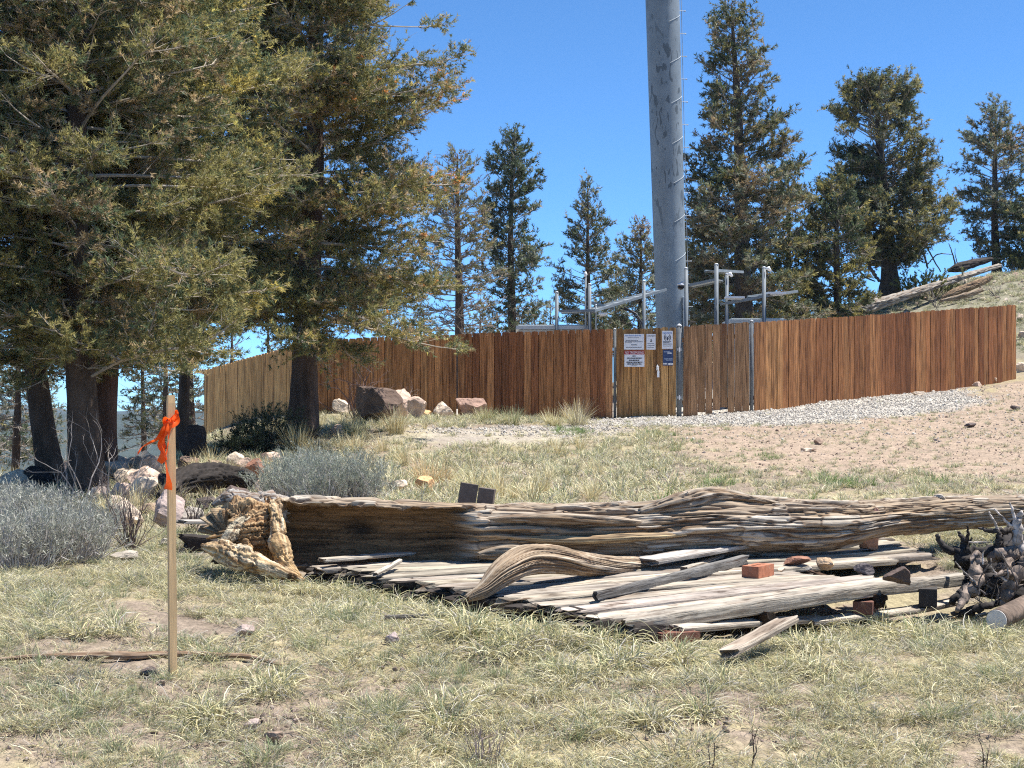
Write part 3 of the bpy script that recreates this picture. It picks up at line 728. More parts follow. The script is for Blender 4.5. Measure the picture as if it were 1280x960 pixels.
def cabinet(px0, px1, pyt, d, depth, label, col):
    a = P(px0, pyt, d); b = P(px1, pyt, d); z0 = float(base_h((a[0] + b[0]) / 2, d + depth / 2)); w = b[0] - a[0]; c = (a + b) / 2
    root = thing('equipment_cabinet', (c[0], d + depth / 2, z0), label, 'cabinet')
    mb = MB(); mb.box([c[0], d + depth / 2, (z0 + a[2] - .1) / 2], (w - .12, depth - .12, a[2] - .1 - z0), None, col); child('housing', mb.mesh('housing', M_paint), root)
    mb = MB(); mb.box([c[0], d + depth / 2, a[2] - .05], (w, depth, .08), None, (.55, .57, .56)); mb.box([c[0], d + depth / 2, a[2]], (w - .1, depth - .1, .03), None, (.62, .63, .62)); child('roof', mb.mesh('roof', M_paint), root)
cabinet(645, 735, 406.5, 33.6, 1.4, 'long low equipment cabinet roof showing just above the fence by the thin trees', (.45, .46, .44))
cabinet(912, 983, 398.5, 33.6, 1.2, 'pale equipment cabinet top below the lower cable bridge', (.6, .6, .58))
# ------------------------------------------------------------------ trees
OLIVE = [(.12, .11, .042), (.15, .135, .05), (.09, .09, .036), (.17, .15, .06)]
DARK = [(.055, .075, .04), (.07, .09, .05), (.045, .06, .03)]
GREYG = [(.15, .165, .115), (.12, .14, .10), (.19, .19, .14)]
BROWN = [(.20, .15, .08), (.17, .125, .07), (.22, .17, .10)]
RUST = [(.34, .16, .055), (.28, .13, .045)]
YEL = [(.25, .21, .07), (.21, .19, .06)]
def conifer(name, base, H, prof, label, seed, cat='tree', group=None, trunk_r=.2, z0=.2, per_m=13, shoot=.08, twig=.055, tl=.10,
            ntri=6, ns=(.05, .014), pal=(OLIVE, DARK), palw=(.6, .4), lean=(0, 0), bare=.2, gap=-.35, rise=(.1, .9), droop=.35,
            tilt_up=.5, edge=None, dead_low=0, bark=(.085, .06, .045), twc=(.30, .26, .22), custom=(), flat=.35, rmin=.0, clump=1.6, tl_var=.5, bright=1.6, inner=.5, lvar=.62, sfrom=.12):
    """prof(fraction of height, azimuth) -> limb length in metres"""
    g = np.random.default_rng(seed); base = np.asarray(base, float)
    root = thing(name, base, label, cat, group)
    top = base + np.array([lean[0], lean[1], H])
    def axis(f): 
        f = np.asarray(f, float)[..., None]; w = .012 * H * np.sin(f * 5 + seed) * (1 - f)
        return base + (top - base) * f + w * np.array([1, .6, 0])
    # trunk
    n = 40; f = np.linspace(0, 1, n); pts = axis(f); rr = trunk_r * (1 - f) ** .8 + .012; rr[:4] *= np.array([1.45, 1.22, 1.1, 1.03])
    pts[0, 2] -= .25
    V, q, t, uv = tube(pts, rr, 28)
    c = pts[np.clip(np.arange(len(V)) // 28, 0, n - 1)]; dv = V - c
    V = c + dv * (1 + .16 * fbm(V * np.array([7, 7, 2.0]), 3, seed))[:, None] * (1 + .10 * np.sin(np.arctan2(dv[:, 1], dv[:, 0]) * 3 + seed))[:, None]
    bc = np.asarray(bark) * (1 + .5 * fbm(V * np.array([20, 20, 4.]), 3, seed + 1))[:, None]
    child('trunk', mesh_np('trunk', V, [q, t], [M_bark], None, np.clip(bc, .01, 1), None, uv, True), root)
    # limbs
    m = int(H * (1 - z0) * per_m); fz = z0 + (1 - z0) * (np.arange(m) + g.uniform(0, 1, m)) / m; fz = np.clip(fz, 0, .995)
    az = np.arange(m) * 2.39996 + g.normal(0, .4, m); L = np.array([prof(a, b) for a, b in zip(fz, az)]) * g.uniform(lvar, 1.12, m)
    K = 8; u = np.linspace(0, 1, K)
    e0 = (rise[0] + (rise[1] - rise[0]) * ((fz - z0) / (1 - z0)) ** 1.3) + g.normal(0, .12, m)
    SV = []; SQ = []; sn = 0; limbs = []
    for i in range(m):
        if L[i] < .05: continue
        el = e0[i] - droop * np.sin(u * PI * .6) + tilt_up * u ** 2 * g.uniform(.4, 1.2)
        aa = az[i] + np.cumsum(g.normal(0, .07, K)); st = L[i] / (K - 1)
        d = np.stack([np.cos(el) * np.sin(aa), np.cos(el) * np.cos(aa), np.sin(el)], -1)
        p = axis(fz[i]) + np.vstack([[0, 0, 0], np.cumsum(d[:-1], axis=0)]) * st
        limbs.append((p, L[i], fz[i]))
    for cpts, cl in custom:
        limbs.append((spline(np.array(cpts), K), cl, z0))
    twk = []; 
    S0 = []; S1 = []; SL = []; SD = []; SUf = []
    for (p, Li, fi) in limbs:
        r0 = .006 + .0075 * Li
        V, q, t, uv = tube(p, r0 * (1 - u) ** .8 + .003, 5, False); SV.append(V); SQ.append(q + sn); sn += len(V)
        ns_ = int(Li / shoot); 
        if ns_ < 1: continue
        s = g.uniform(sfrom, 1.0, ns_); x = s * (K - 1); ii = np.minimum(x.astype(int), K - 2); fr = (x - ii)[:, None]
        P0 = p[ii] * (1 - fr) + p[ii + 1] * fr; T = nrm(p[ii + 1] - p[ii]); S = nrm(np.cross(T, [0, 0, 1.])); U = np.cross(S, T)
        sd = np.where(g.uniform(0, 1, ns_) < .5, -1, 1)[:, None]
        dd = nrm(T * .75 + S * sd * g.uniform(.45, 1.0, (ns_, 1)) + U * g.normal(.12, flat, (ns_, 1)))
        sl = (.16 + .36 * np.minimum(Li, 2.6) * (1 - s) ** .7 * np.minimum(1, s * 3)) * g.uniform(.5, 1.15, ns_) * (.6 + .4 * min(Li, 1))
        S0.append(P0); SD.append(dd); SL.append(sl); SUf.append(s + 0 * sl)
        # leader shoot
        S0.append(p[-1:]); SD.append(nrm(p[-1:] - p[-2:-1])); SL.append(np.array([.18])); SUf.append(np.array([1.]))
    S0 = np.concatenate(S0); SD = np.concatenate(SD); SL = np.concatenate(SL); SU = np.concatenate(SUf)
    bn = fbm(S0 * clump * .8 + seed * 7.7, 3, seed + 5)
    keep = bn > gap
    S0, SD, SL, SU, bn = [v[keep] for v in (S0, SD, SL, SU, bn)]
    E = S0 + SD * SL[:, None] + np.array([0, 0, 1.]) * (SL * g.normal(.12, .15, len(SL)))[:, None]
    thin = max(.003, ns[1] * .22)
    V, q = sticks(S0, E, thin * 1.6, thin * .7, 3); SV.append(V); SQ.append(q + sn); sn += len(V)
    # twigs with needles
    nt_ = np.maximum(1, (SL / twig).astype(int)); idx = np.repeat(np.arange(len(SL)), nt_); m2 = len(idx)
    w = g.uniform(.08, 1.02, m2)[:, None]; p0 = S0[idx] * (1 - w) + E[idx] * w; T = nrm(E - S0)[idx]
    rnd = g.normal(0, 1, (m2, 3)); rnd -= (rnd * T).sum(1, keepdims=True) * T; rnd = nrm(rnd); rnd[:, 2] *= .7
    td = nrm(T * .8 + rnd * .75 + [0, 0, .12]); tln = tl * g.uniform(1 - tl_var, 1 + tl_var, m2); p1 = p0 + td * tln[:, None]
    rad = np.linalg.norm((p0 - axis(np.clip((p0[:, 2] - base[2]) / H, 0, 1)))[:, :2], axis=1)
    bareness = g.uniform(0, 1, m2) < bare + inner * (SU[idx] < .3) + .35 * sm(.1, .5, fbm(p0 * clump + 3 + seed, 3, seed + 8)) + (dead_low * sm(z0 + .35, z0, (p0[:, 2] - base[2]) / H))
    bt = bareness & (g.uniform(0, 1, m2) < .45)
    V, q = sticks(p0[bt], p1[bt], thin * .8, thin * .4, 3); SV.append(V); SQ.append(q + sn); sn += len(V)
    lv = ~bareness; p0 = p0[lv]; p1 = p1[lv]; td = td[lv]; tln = tln[lv]; m3 = len(p0)
    # colours by clump
    cn = fbm(p0 * clump * .9 + seed, 3, seed + 21) + g.normal(0, .22, m3); order = np.argsort(np.argsort(cn)) / max(1, m3 - 1)
    cw = np.cumsum(palw) / np.sum(palw); grp = np.searchsorted(cw, np.clip(order, 0, .9999)); colr = np.empty((m3, 3))
    for gi_, pl in enumerate(pal):
        k = grp == gi_; pl = np.array(pl); colr[k] = pl[g.integers(0, len(pl), k.sum())]
    if edge is not None:
        ew = edge(p0, rad[lv]); k = g.uniform(0, 1, m3) < ew; pl = np.array(RUST + BROWN); colr[k] = pl[g.integers(0, len(pl), k.sum())]
    colr = colr * bright * g.uniform(.7, 1.3, (m3, 1))
    # needles
    R = ntri; a = np.repeat(np.arange(m3), R); mm = len(a); c = p0[a] + (p1 - p0)[a] * g.uniform(0, 1, (mm, 1))
    rv = g.normal(0, 1, (mm, 3)); rv -= (rv * td[a]).sum(1, keepdims=True) * td[a]; rv = nrm(rv)
    nd = nrm(td[a] * .75 + rv * .8); ln = ns[0] * g.uniform(.6, 1.25, mm)[:, None]; sd = nrm(np.cross(nd, g.normal(0, 1, (mm, 3)))) * (ns[1] * g.uniform(.6, 1.2, mm))[:, None] / 2
    NV = np.stack([c - sd, c + sd, c + nd * ln], 1).reshape(-1, 3); NF = np.arange(3 * mm).reshape(-1, 3)
    SVa = np.concatenate(SV); SQa = np.concatenate(SQ); nb = len(SVa)
    ncol = colr[a] * g.uniform(.85, 1.15, (mm, 1))
    fcol = np.vstack([np.tile(np.array(twc), (len(SQa), 1)) * g.uniform(.6, 1.2, (len(SQa), 1)), ncol])
    midx = np.concatenate([np.zeros(len(SQa), int), np.ones(mm, int)])
    me = mesh_np('crown', np.vstack([SVa, NV]), [SQa, NF + nb], [M_twig, M_leaf], midx, None, fcol)
    child('crown', me, root)
    return root

def prof_tab(tab):
    xs = [a for a, b in tab]; ys = [b for a, b in tab]
    return lambda f, az: float(np.interp(f, xs, ys))
def rowprof(base, H, d, tab, left=1.0):
    """tab of (row, half width in px) turned into metres"""
    zs = [((HZ - r) / F * d - base[2]) / H for r, w in tab]; ws = [w / F * d for r, w in tab]
    o = np.argsort(zs); zs = np.array(zs)[o]; ws = np.array(ws)[o]
    return lambda f, az: float(np.interp(f, zs, ws)) * (left if math.sin(az) < 0 else 1)
def gbase(px, d, z=None):
    x = (px - 640) / F * d; return np.array([x, d, float(base_h(x, d)) if z is None else z])

NEAR = dict(per_m=24, shoot=.034, twig=.032, tl=.10, ntri=13, ns=(.055, .014), bare=.14, clump=1.7, inner=.2, lvar=.62, sfrom=.08, bright=2.25, twc=(.42, .37, .31))
# the lone tree whose trunk stands before the fence
b = gbase(391, 24); H = P(0, -330, 24)[2] - b[2]
conifer('pine_tree', b, H, rowprof(b, H, 24, [(432, 30), (415, 150), (385, 205), (330, 180), (300, 192), (240, 186), (190, 176), (100, 180), (60, 172), (20, 140), (-60, 120), (-200, 70), (-330, 8)]),
        'big bushy evergreen whose single thick trunk stands just in front of the fence', 11, trunk_r=.20, z0=(P(0, 412, 24)[2] - b[2]) / H, pal=(OLIVE, DARK, BROWN + YEL), palw=(.45, .3, .25),
        rise=(-.02, .55), droop=.25, tilt_up=.55, edge=lambda p, r: .28 * sm(1.3, 2.3, r) * sm(.2, 1.2, p[:, 0] - b[0]) * sm(1.2, 2.6, p[:, 2]) * sm(6.0, 4.2, p[:, 2]) * (vn(p * .9, 4) > -.35), gap=-.20, bark=(.085, .055, .04), **NEAR)
# the clump at the west side
def clump_tree(px, d, top, wtab, label, seed, tr, lean=(0, 0), custom=(), pal=(OLIVE, DARK, BROWN), palw=(.5, .3, .2), z0row=470, **k):
    b = gbase(px, d); H = P(0, top, d)[2] - b[2]; kk = dict(NEAR); kk.update(k)
    return conifer('pine_tree', b, H, rowprof(b, H, d, wtab), label, seed, group=None, trunk_r=tr, z0=(P(0, z0row, d)[2] - b[2]) / H, pal=pal, palw=palw, lean=lean, custom=custom, rise=(0, .6), droop=.3, gap=-.17, **kk)
def C(*a): return [P(*x) for x in a]
clump_tree(97, 17.2, -300, [(480, 30), (460, 90), (420, 190), (330, 225), (250, 200), (180, 190), (100, 190), (0, 180), (-150, 120), (-300, 10)],
           'thick dark trunk in the middle of the three trunk clump, with the boughs reaching closest', 21, .165, lean=(.1, 0),
           custom=[(C((115, 470, 17.1), (160, 445, 16.4), (185, 420, 16.0), (195, 380, 15.8)), 1.3), (C((140, 455, 16.8), (200, 438, 16.0), (250, 432, 15.6), (290, 405, 15.2)), 1.6),
                   (C((150, 450, 16.8), (110, 432, 16.0), (85, 425, 15.8), (60, 405, 15.5)), 1.1), (C((130, 330, 17.1), (190, 330, 16), (240, 345, 15.4), (285, 330, 15)), 1.8)])
clump_tree(68, 18.3, -260, [(500, 10), (470, 60), (420, 130), (330, 190), (250, 200), (150, 190), (50, 180), (-100, 120), (-260, 10)],
           'dark leaning trunk on the outer side of the three trunk clump', 22, .13, lean=(-.9, .3), z0row=480)
clump_tree(137, 19.0, -280, [(470, 10), (450, 90), (400, 190), (330, 230), (250, 220), (150, 230), (50, 210), (-100, 140), (-280, 10)],
           'reddish barked trunk of the three trunk clump, on the fence side', 23, .165, lean=(.3, .3), bark=(.11, .06, .042), z0row=460, pal=(OLIVE, DARK, YEL), palw=(.5, .3, .2))
clump_tree(-75, 17.0, -280, [(480, 20), (460, 80), (400, 150), (300, 170), (200, 180), (100, 170), (0, 160), (-150, 100), (-280, 10)],
           'evergreen at the very edge of the view, only its boughs showing', 24, .18, z0row=470)
clump_tree(226, 26.5, -240, [(425, 20), (405, 90), (370, 150), (300, 180), (200, 190), (100, 185), (0, 170), (-120, 100), (-240, 8)],
           'tall evergreen filling the gap between the clump and the lone trunk', 25, .09, z0row=440, ns=(.065, .024), shoot=.05, pal=(OLIVE, DARK, BROWN), palw=(.4, .45, .15))

FAR = dict(ntri=12, ns=(.11, .034), shoot=.075, twig=.06, tl=.16, per_m=18, clump=1.0)
def far_tree(px, d, top, tab, label, seed, tr=.12, base_z=None, z0row=None, pal=(DARK, OLIVE, GREYG), palw=(.4, .35, .25), name='pine_tree', **k):
    b = gbase(px, d, base_z); H = P(0, top, d)[2] - b[2]; kk = dict(FAR); kk.update(k)
    z0 = .12 if z0row is None else max(.03, (P(0, z0row, d)[2] - b[2]) / H)
    return conifer(name, b, H, rowprof(b, H, d, tab), label, seed, trunk_r=tr, z0=z0, pal=pal, palw=palw, **kk)
far_tree(572, 44, 192, [(470, 62), (400, 60), (350, 58), (300, 50), (250, 42), (215, 28), (195, 8)], 'half dead greyish tree with bare lower twigs, rising behind the fence', 31, .16, z0row=440,
         bare=.62, dead_low=.6, pal=(GREYG, BROWN, OLIVE), palw=(.7, .1, .2), twc=(.26, .21, .17), gap=-.6, rise=(0, .7), droop=.2)
far_tree(636, 46, 165, [(470, 50), (400, 34), (360, 42), (345, 50), (310, 42), (270, 38), (230, 42), (200, 26), (180, 14), (166, 4)], 'slim dark evergreen with open lower trunk, beside the half dead tree', 32, .15, z0row=430,
         pal=(DARK, GREYG), palw=(.6, .4), bare=.12, dead_low=.3, gap=-.38, lean=(.12, 0), droop=.15, rise=(.05, .8))
far_tree(738, 50, 228, [(480, 50), (400, 44), (360, 44), (320, 36), (290, 33), (260, 18), (230, 4)], 'narrow pointed evergreen behind the fence, standing by the cable bridge with the beacon', 33, .12, z0row=440,
         pal=(GREYG, DARK, OLIVE), palw=(.45, .35, .2), bare=.2, gap=-.34, lean=(-.1, 0), rise=(.15, .9), droop=.15)
far_tree(801, 53, 279, [(480, 45), (400, 38), (340, 34), (310, 24), (290, 12), (280, 3)], 'small grey green evergreen just beside the tower shaft', 34, .10, z0row=450, pal=(GREYG, OLIVE, BROWN), palw=(.5, .35, .15), bare=.3, gap=-.4)
far_tree(938, 44, 3, [(470, 84), (400, 110), (330, 104), (290, 98), (230, 84), (200, 72), (150, 68), (130, 48), (80, 48), (45, 42), (20, 18), (4, 5)], 'tallest tree behind the fence, thick trunk beyond the tower', 35, .27, z0row=420, lean=(-.55, 0),
         pal=(DARK, OLIVE, GREYG, BROWN), palw=(.3, .3, .25, .15), bare=.15, gap=-.42, rise=(.05, .75), droop=.18, per_m=15, bark=(.12, .095, .08))
far_tree(985, 46, 215, [(470, 60), (400, 62), (350, 60), (300, 50), (260, 34), (235, 18), (216, 4)], 'yellow green evergreen squeezed between the two tallest trees', 36, .11, z0row=450, pal=(YEL, OLIVE, DARK), palw=(.4, .4, .2), gap=-.4)
far_tree(880, 48, 245, [(470, 50), (400, 50), (350, 44), (300, 32), (265, 16), (246, 4)], 'shorter dark evergreen between the tower shaft and the tallest tree', 37, .10, z0row=450, pal=(DARK, OLIVE), palw=(.5, .5), gap=-.35)
b = np.array([(1112 - 640) / F * 50, 50, P(0, 358, 50)[2] - .2]); H = P(0, 100, 50)[2] - b[2]
conifer('pine_tree', b, H, rowprof(b, H, 50, [(345, 20), (318, 62), (290, 95), (262, 86), (235, 68), (195, 76), (165, 72), (140, 60), (122, 36), (110, 18), (103, 6)]), 'broad round topped evergreen on the hillside above the fallen trunks', 38,
        trunk_r=.26, z0=.14, pal=(DARK, OLIVE, GREYG, YEL), palw=(.35, .3, .2, .15), bare=.14, gap=-.30, rise=(-.1, .9), droop=.1, bark=(.07, .055, .045), ntri=11, ns=(.11, .034), shoot=.06, twig=.06, tl=.16, per_m=27, clump=.9, lean=(-.45, 0),
        custom=[(C((1112, 340, 50), (1085, 320, 49.5), (1070, 290, 49), (1055, 250, 48.5)), 2.2), (C((1118, 330, 50), (1150, 305, 49.5), (1175, 280, 49), (1190, 262, 49)), 2.2),
                (C((1118, 335, 50), (1140, 332, 49), (1160, 300, 49), (1185, 300, 49)), 1.4)])
far_tree(1046, 46, 226, [(440, 44), (400, 50), (380, 56), (340, 50), (290, 44), (250, 28), (228, 6)], 'low dark bushy evergreen directly behind the fence, beside the end of the fallen trunk', 39, .13, z0row=415, pal=(DARK, OLIVE, YEL), palw=(.5, .35, .15), gap=-.45, bare=.1, droop=.1)
b = np.array([(1244 - 640) / F * 56, 56, P(0, 345, 56)[2]]); H = P(0, 126, 56)[2] - b[2]
conifer('pine_tree', b, H, rowprof(b, H, 56, [(340, 15), (300, 40), (250, 50), (225, 55), (200, 50), (170, 34), (145, 18), (127, 4)]), 'evergreen with grey green needles alone on the top of the hillside', 40, trunk_r=.15, z0=.08,
        pal=(GREYG, DARK, BROWN), palw=(.5, .3, .2), bare=.22, gap=-.33, **{k: v for k, v in FAR.items()})
b = np.array([(1300 - 640) / F * 55, 55, P(0, 348, 55)[2]]); H = P(0, 205, 55)[2] - b[2]
conifer('pine_tree', b, H, rowprof(b, H, 55, [(345, 45), (320, 62), (290, 50), (250, 25), (210, 4)]), 'low spreading evergreen at the edge of the hilltop', 41, trunk_r=.12, z0=.03, pal=(OLIVE, YEL, DARK), palw=(.4, .2, .4), **{**FAR, 'bare': .1, 'gap': -.5})
# thin trees seen under the boughs at the west end
for i, (px, d, top, w, z0r, lb) in enumerate([
    (22, 34, 380, 40, 560, 'thin dark trunk with bare twigs under the boughs, apart from the clump'),
    (206, 44, 395, 34, 560, 'slim evergreen seen between the survey stake and the trunk clump'),
    (178, 50, 400, 30, 560, 'small evergreen far down the slope close to the reddish trunk'),
    (238, 47, 350, 34, 560, 'slim evergreen standing just outside the end of the pale fence side'),
    (290, 48, 405, 30, 470, 'sparse evergreen top showing over the pale fence side'),
    (-8, 40, 420, 40, 580, 'half bare tree down the slope beyond the outermost boulders'),
    (48, 52, 430, 36, 580, 'faint small tree far down the slope behind the clump'),
    (335, 52, 395, 26, 440, 'tree top over the pale fence side beside the lone trunk')]):
    far_tree(px, d, top, [(640, w), (600, w * 1.1), (520, w), (460, w * .8), (top + 20, w * .35), (top, 3)], lb, 60 + i, .13, z0row=z0r, pal=(GREYG, DARK, OLIVE), palw=(.4, .35, .25),
             bare=.4, dead_low=.3, gap=-.4, rise=(0, .7))
for i, (px, d, top, w, lb) in enumerate([(668, 62, 383, 12, 'tiny evergreen top over the fence between the slim tree and the long cabinet'), (688, 63, 380, 9, 'tiny pointed tree top over the long cabinet'),
                                         (652, 60, 397, 16, 'low yellow green bush top over the fence beside the slim tree'), (770, 58, 345, 30, 'low tree top between the pointed evergreen and the tower'), (600, 60, 385, 26, 'low tree top behind the half dead tree'),
                                         (865, 60, 330, 24, 'thin tree top beside the tower shaft under the cable bridge'), (1010, 52, 345, 30, 'low grey green tree top behind the covers of the lower cable bridge'), (530, 60, 385, 26, 'low tree top under the drooping bough of the big evergreen')]):
    far_tree(px, d, top, [(470, w * 1.3), (430, w * 1.3), (top + 15, w * .6), (top, 2)], lb, 80 + i, .07, z0row=440, pal=(GREYG, OLIVE, YEL), palw=(.45, .35, .2), bare=.3, gap=-.5)

# ------------------------------------------------------------------ shrubs
def twiggy(name, base, n, h, spread, label, seed, cat='shrub', pal=SAGEG, r=.004, leafn=0, lean0=.5, fork=3, leaf=(.02, .006), group=None, base_r=.06, mats=None, twig_c=(.22, .19, .16), wob=.12):
    """stems fanning from one root; forks; optional fine leaves"""
    g = np.random.default_rng(seed); base = np.asarray(base, float)
    a = g.uniform(0, 2 * PI, n); th = np.abs(g.normal(0, lean0, n)); L = h * g.uniform(.45, 1.25, n) * (1 - .25 * (th / 1.3) ** 2)
    p = base + np.stack([np.cos(a) * base_r * g.uniform(0, 1, n), np.sin(a) * base_r * g.uniform(0, 1, n), np.full(n, -.01)], -1)
    d = np.stack([np.sin(th) * np.cos(a) * spread, np.sin(th) * np.sin(a) * spread, np.cos(th)], -1); d = nrm(d)
    A = []; B = []; RA = []; RB = []; cur = [(p, d, L, np.full(n, r))]
    for lev in range(fork):
        nxt = []
        for p, d, L, rr in cur:
            for s in range(3):
                q = p + d * (L / 3 * .5)[:, None]; A.append(p); B.append(q); RA.append(rr); RB.append(rr * .85); p = q; rr = rr * .85; d = nrm(d + g.normal(0, wob, d.shape) + [0, 0, .05])
            for k in range(2):
                nxt.append((p, nrm(d + g.normal(0, .33, d.shape) + [0, 0, .1]), L * g.uniform(.45, .75, len(L)), rr * .8))
        cur = nxt
    A = np.concatenate(A); B = np.concatenate(B); RA = np.concatenate(RA); RB = np.concatenate(RB)
    V, q = sticks(A, B, RA, RB, 3); nb = len(V); fc = np.tile(twig_c, (len(q), 1)) * g.uniform(.7, 1.25, (len(q), 1)); F_ = [q]; mi = np.zeros(len(q), int)
    if leafn:
        tips = np.concatenate([c[0] for c in cur] + [A[len(A) // 2:]]); dirs = np.concatenate([c[1] for c in cur] + [nrm(B - A)[len(A) // 2:]])
        k = g.integers(0, len(tips), leafn); c = tips[k] + dirs[k] * g.uniform(-.02, .03, (leafn, 1)) + g.normal(0, .008, (leafn, 3))
        nd = nrm(dirs[k] + g.normal(0, .45, (leafn, 3))); sd = nrm(np.cross(nd, g.normal(0, 1, (leafn, 3)))) * leaf[1] / 2; ln = leaf[0] * g.uniform(.6, 1.4, (leafn, 1))
        NV = np.stack([c - sd, c + sd, c + nd * ln], 1).reshape(-1, 3); V = np.vstack([V, NV]); F_.append(np.arange(3 * leafn).reshape(-1, 3) + nb)
        pl = np.array(pal); fc = np.vstack([fc, pl[g.integers(0, len(pl), leafn)] * g.uniform(.75, 1.25, (leafn, 1))]); mi = np.concatenate([mi, np.ones(leafn, int)])
    me = mesh_np(name, V, F_, [M_twig, M_grass], mi, None, fc)
    return solo(name, me, label, cat, group, base=base)
SAGE = [(.33, .34, .28), (.42, .42, .36), (.27, .29, .23), (.48, .47, .40)]
sb = dict(pal=SAGE, leafn=5200, leaf=(.036, .0055), r=.0045, lean0=.42, fork=3, twig_c=(.42, .39, .37), base_r=.2, spread=1.5)
for i, (px, py, n, h, lb) in enumerate([
    (25, 712, 240, .33, 'grey green sagebrush bush lowest at the edge of the view'),
    (-30, 700, 220, .38, 'grey sagebrush bush cut by the edge of the view'),
    (85, 706, 260, .32, 'wide grey green sagebrush bush between the edge of the view and the survey stake'),
    (50, 672, 240, .33, 'grey sagebrush bush behind the two lowest sagebrush bushes'),
    (5, 660, 220, .33, 'sagebrush bush in front of the pale boulders at the edge of the view'),
    (112, 672, 200, .22, 'brownish grey sagebrush bush in front of the three trunk clump')]):
    twiggy('sagebrush', G(px, py), n, h, sb['spread'], lb, 100 + i, group='sagebrush by the trunk clump', **{k: v for k, v in sb.items() if k != 'spread'})
sb2 = dict(sb); sb2['leafn'] = 6500; sb2['pal'] = [(.27, .30, .24), (.34, .37, .30), (.22, .25, .19), (.42, .43, .35)]
for i, (px, py, lb) in enumerate([(358, 630, 'bluish grey sagebrush directly behind the root end of the fallen log'), (405, 634, 'bluish grey sagebrush in the middle of the row behind the hollow log'),
                                  (448, 630, 'bluish grey sagebrush behind the hollow log, nearest the two dark blocks'), (385, 618, 'sagebrush top poking up behind the row of bluish bushes')]):
    twiggy('sagebrush', G(px, py), 230, .44, 1.4, lb, 120 + i, group='sagebrush behind the log', **{k: v for k, v in sb2.items() if k not in ('spread',)})
DT = (.20, .15, .13)
twiggy('bare_shrub', G(163, 688), 34, .50, 1.3, 'bare twiggy shrub of thin dark stems beside the survey stake', 131, r=.0055, lean0=.5, fork=4, twig_c=DT, base_r=.04)
twiggy('bare_shrub', G(240, 665), 14, .36, 1.0, 'small bare shrub below the dark charred log', 132, r=.006, lean0=.5, fork=4, twig_c=DT, base_r=.04)
twiggy('bare_shrub', G(452, 527), 22, 1.25, 1.2, 'dead shrub with long crooked twigs leaning against the large boulder', 133, r=.016, lean0=.55, fork=4, twig_c=(.15, .10, .09), base_r=.2, wob=.25)
twiggy('bare_shrub', G(500, 520), 8, .9, 1.6, 'dead twigs sticking out over the small pink rocks', 134, r=.012, lean0=.9, fork=4, twig_c=(.3, .25, .22), base_r=.1, wob=.25)
twiggy('bare_shrub', G(604, 958), 26, .17, .8, 'small wiry dead plant in the meadow below the platform', 135, r=.0022, lean0=.3, fork=3, twig_c=(.35, .27, .24), base_r=.05)
for px, py, h, s, lb in ((937, 968, .15, 136, 'dark upright twig pair at the lower edge of the meadow'), (888, 972, .12, 137, 'thin dark stem at the lower edge of the meadow, nearer the survey stake'), (1232, 960, .1, 138, 'small dark stem in the meadow below the brush pile')):
    twiggy('dead_weed', G(px, py), 2, h * 1.4, .6, lb, s, cat='plant', r=.0035, lean0=.15, fork=2, twig_c=(.10, .07, .06), base_r=.012)
for px, py, h, s, lb in ((103, 640, .9, 141, 'pale bare sapling stems in front of the middle trunk'), (135, 640, .75, 142, 'pale bare branch reaching across the reddish trunk'), (85, 630, .5, 143, 'short forked bare twig below the dark trunks'), (1035, 402, .9, 144, 'dead branchy scrub behind the fence beside the fallen trunk')):
    twiggy('bare_shrub', G(px, py), 5, h, 1.0, lb, s, r=.009 if s < 144 else .02, lean0=.45, fork=4, twig_c=(.34, .30, .27), base_r=.05, wob=.2)
for i, (px, py, h, lb) in enumerate([(1205, 372, .9, 'low bare brush on the hillside above the fence'), (1245, 372, .8, 'small bare brush on the hillside near the end of the fence'), (1170, 385, .8, 'faint bare brush just over the fence top')]):
    twiggy('bare_shrub', G(px, py), 10, h, 1.4, lb, 150 + i, r=.012, lean0=.7, fork=4, twig_c=(.25, .21, .18), base_r=.1, wob=.2)
twiggy('green_shrub', G(1164, 372), 90, .85, 2.2, 'yellow green low shrub growing against the fallen trunks on the hillside', 155, pal=[(.20, .22, .06), (.26, .26, .09), (.14, .17, .05)], leafn=9000, leaf=(.06, .03), r=.01, lean0=.7, fork=3, base_r=.7)
twiggy('green_shrub', P(1268, 340, 54.5), 60, .6, 1.8, 'small yellow green shrub at the top of the hillside', 156, pal=[(.20, .20, .07), (.25, .24, .09)], leafn=4000, leaf=(.06, .03), r=.01, lean0=.7, fork=3, base_r=.3)
# bunch grasses that stand out
def bunch(px, py, h, label, seed, pal=GOLD + STRAW, n=260, lean=.42, w=.007, br=.12):
    p = G(px, py); V, f, c = blades(n, br, h, .45, lean, .12, w, pal, seed, .1)
    solo('bunch_grass', mesh_np('bunch_grass', V + p, [f], [M_grass], None, None, c), label, 'grass clump', 'bunch grasses', base=p)
bunch(372, 568, .42, 'golden bunch grass below the lone trunk, the brightest of all', 161)
bunch(355, 560, .30, 'golden bunch grass leaning downhill beside the brightest clump', 162)
bunch(495, 545, .42, 'straw coloured bunch grass under the large boulder', 163)
bunch(262, 598, .35, 'spiky straw grass near the foot of the pale fence side', 164, pal=STRAW, n=120, w=.005)
bunch(280, 603, .28, 'loose straw grass between the survey stake and the lone trunk', 165, pal=STRAW, n=160)
bunch(722, 532, .45, 'pale bunch grass at the fence foot close to the narrow gate', 166, pal=STRAW + GREY, n=200)
bunch(692, 532, .30, 'low straw bunch grass at the fence foot, second from the gate', 167, pal=STRAW)
bunch(640, 532, .30, 'straw bunch grass at the foot of the reddish fence boards', 168, pal=STRAW + GREEN)
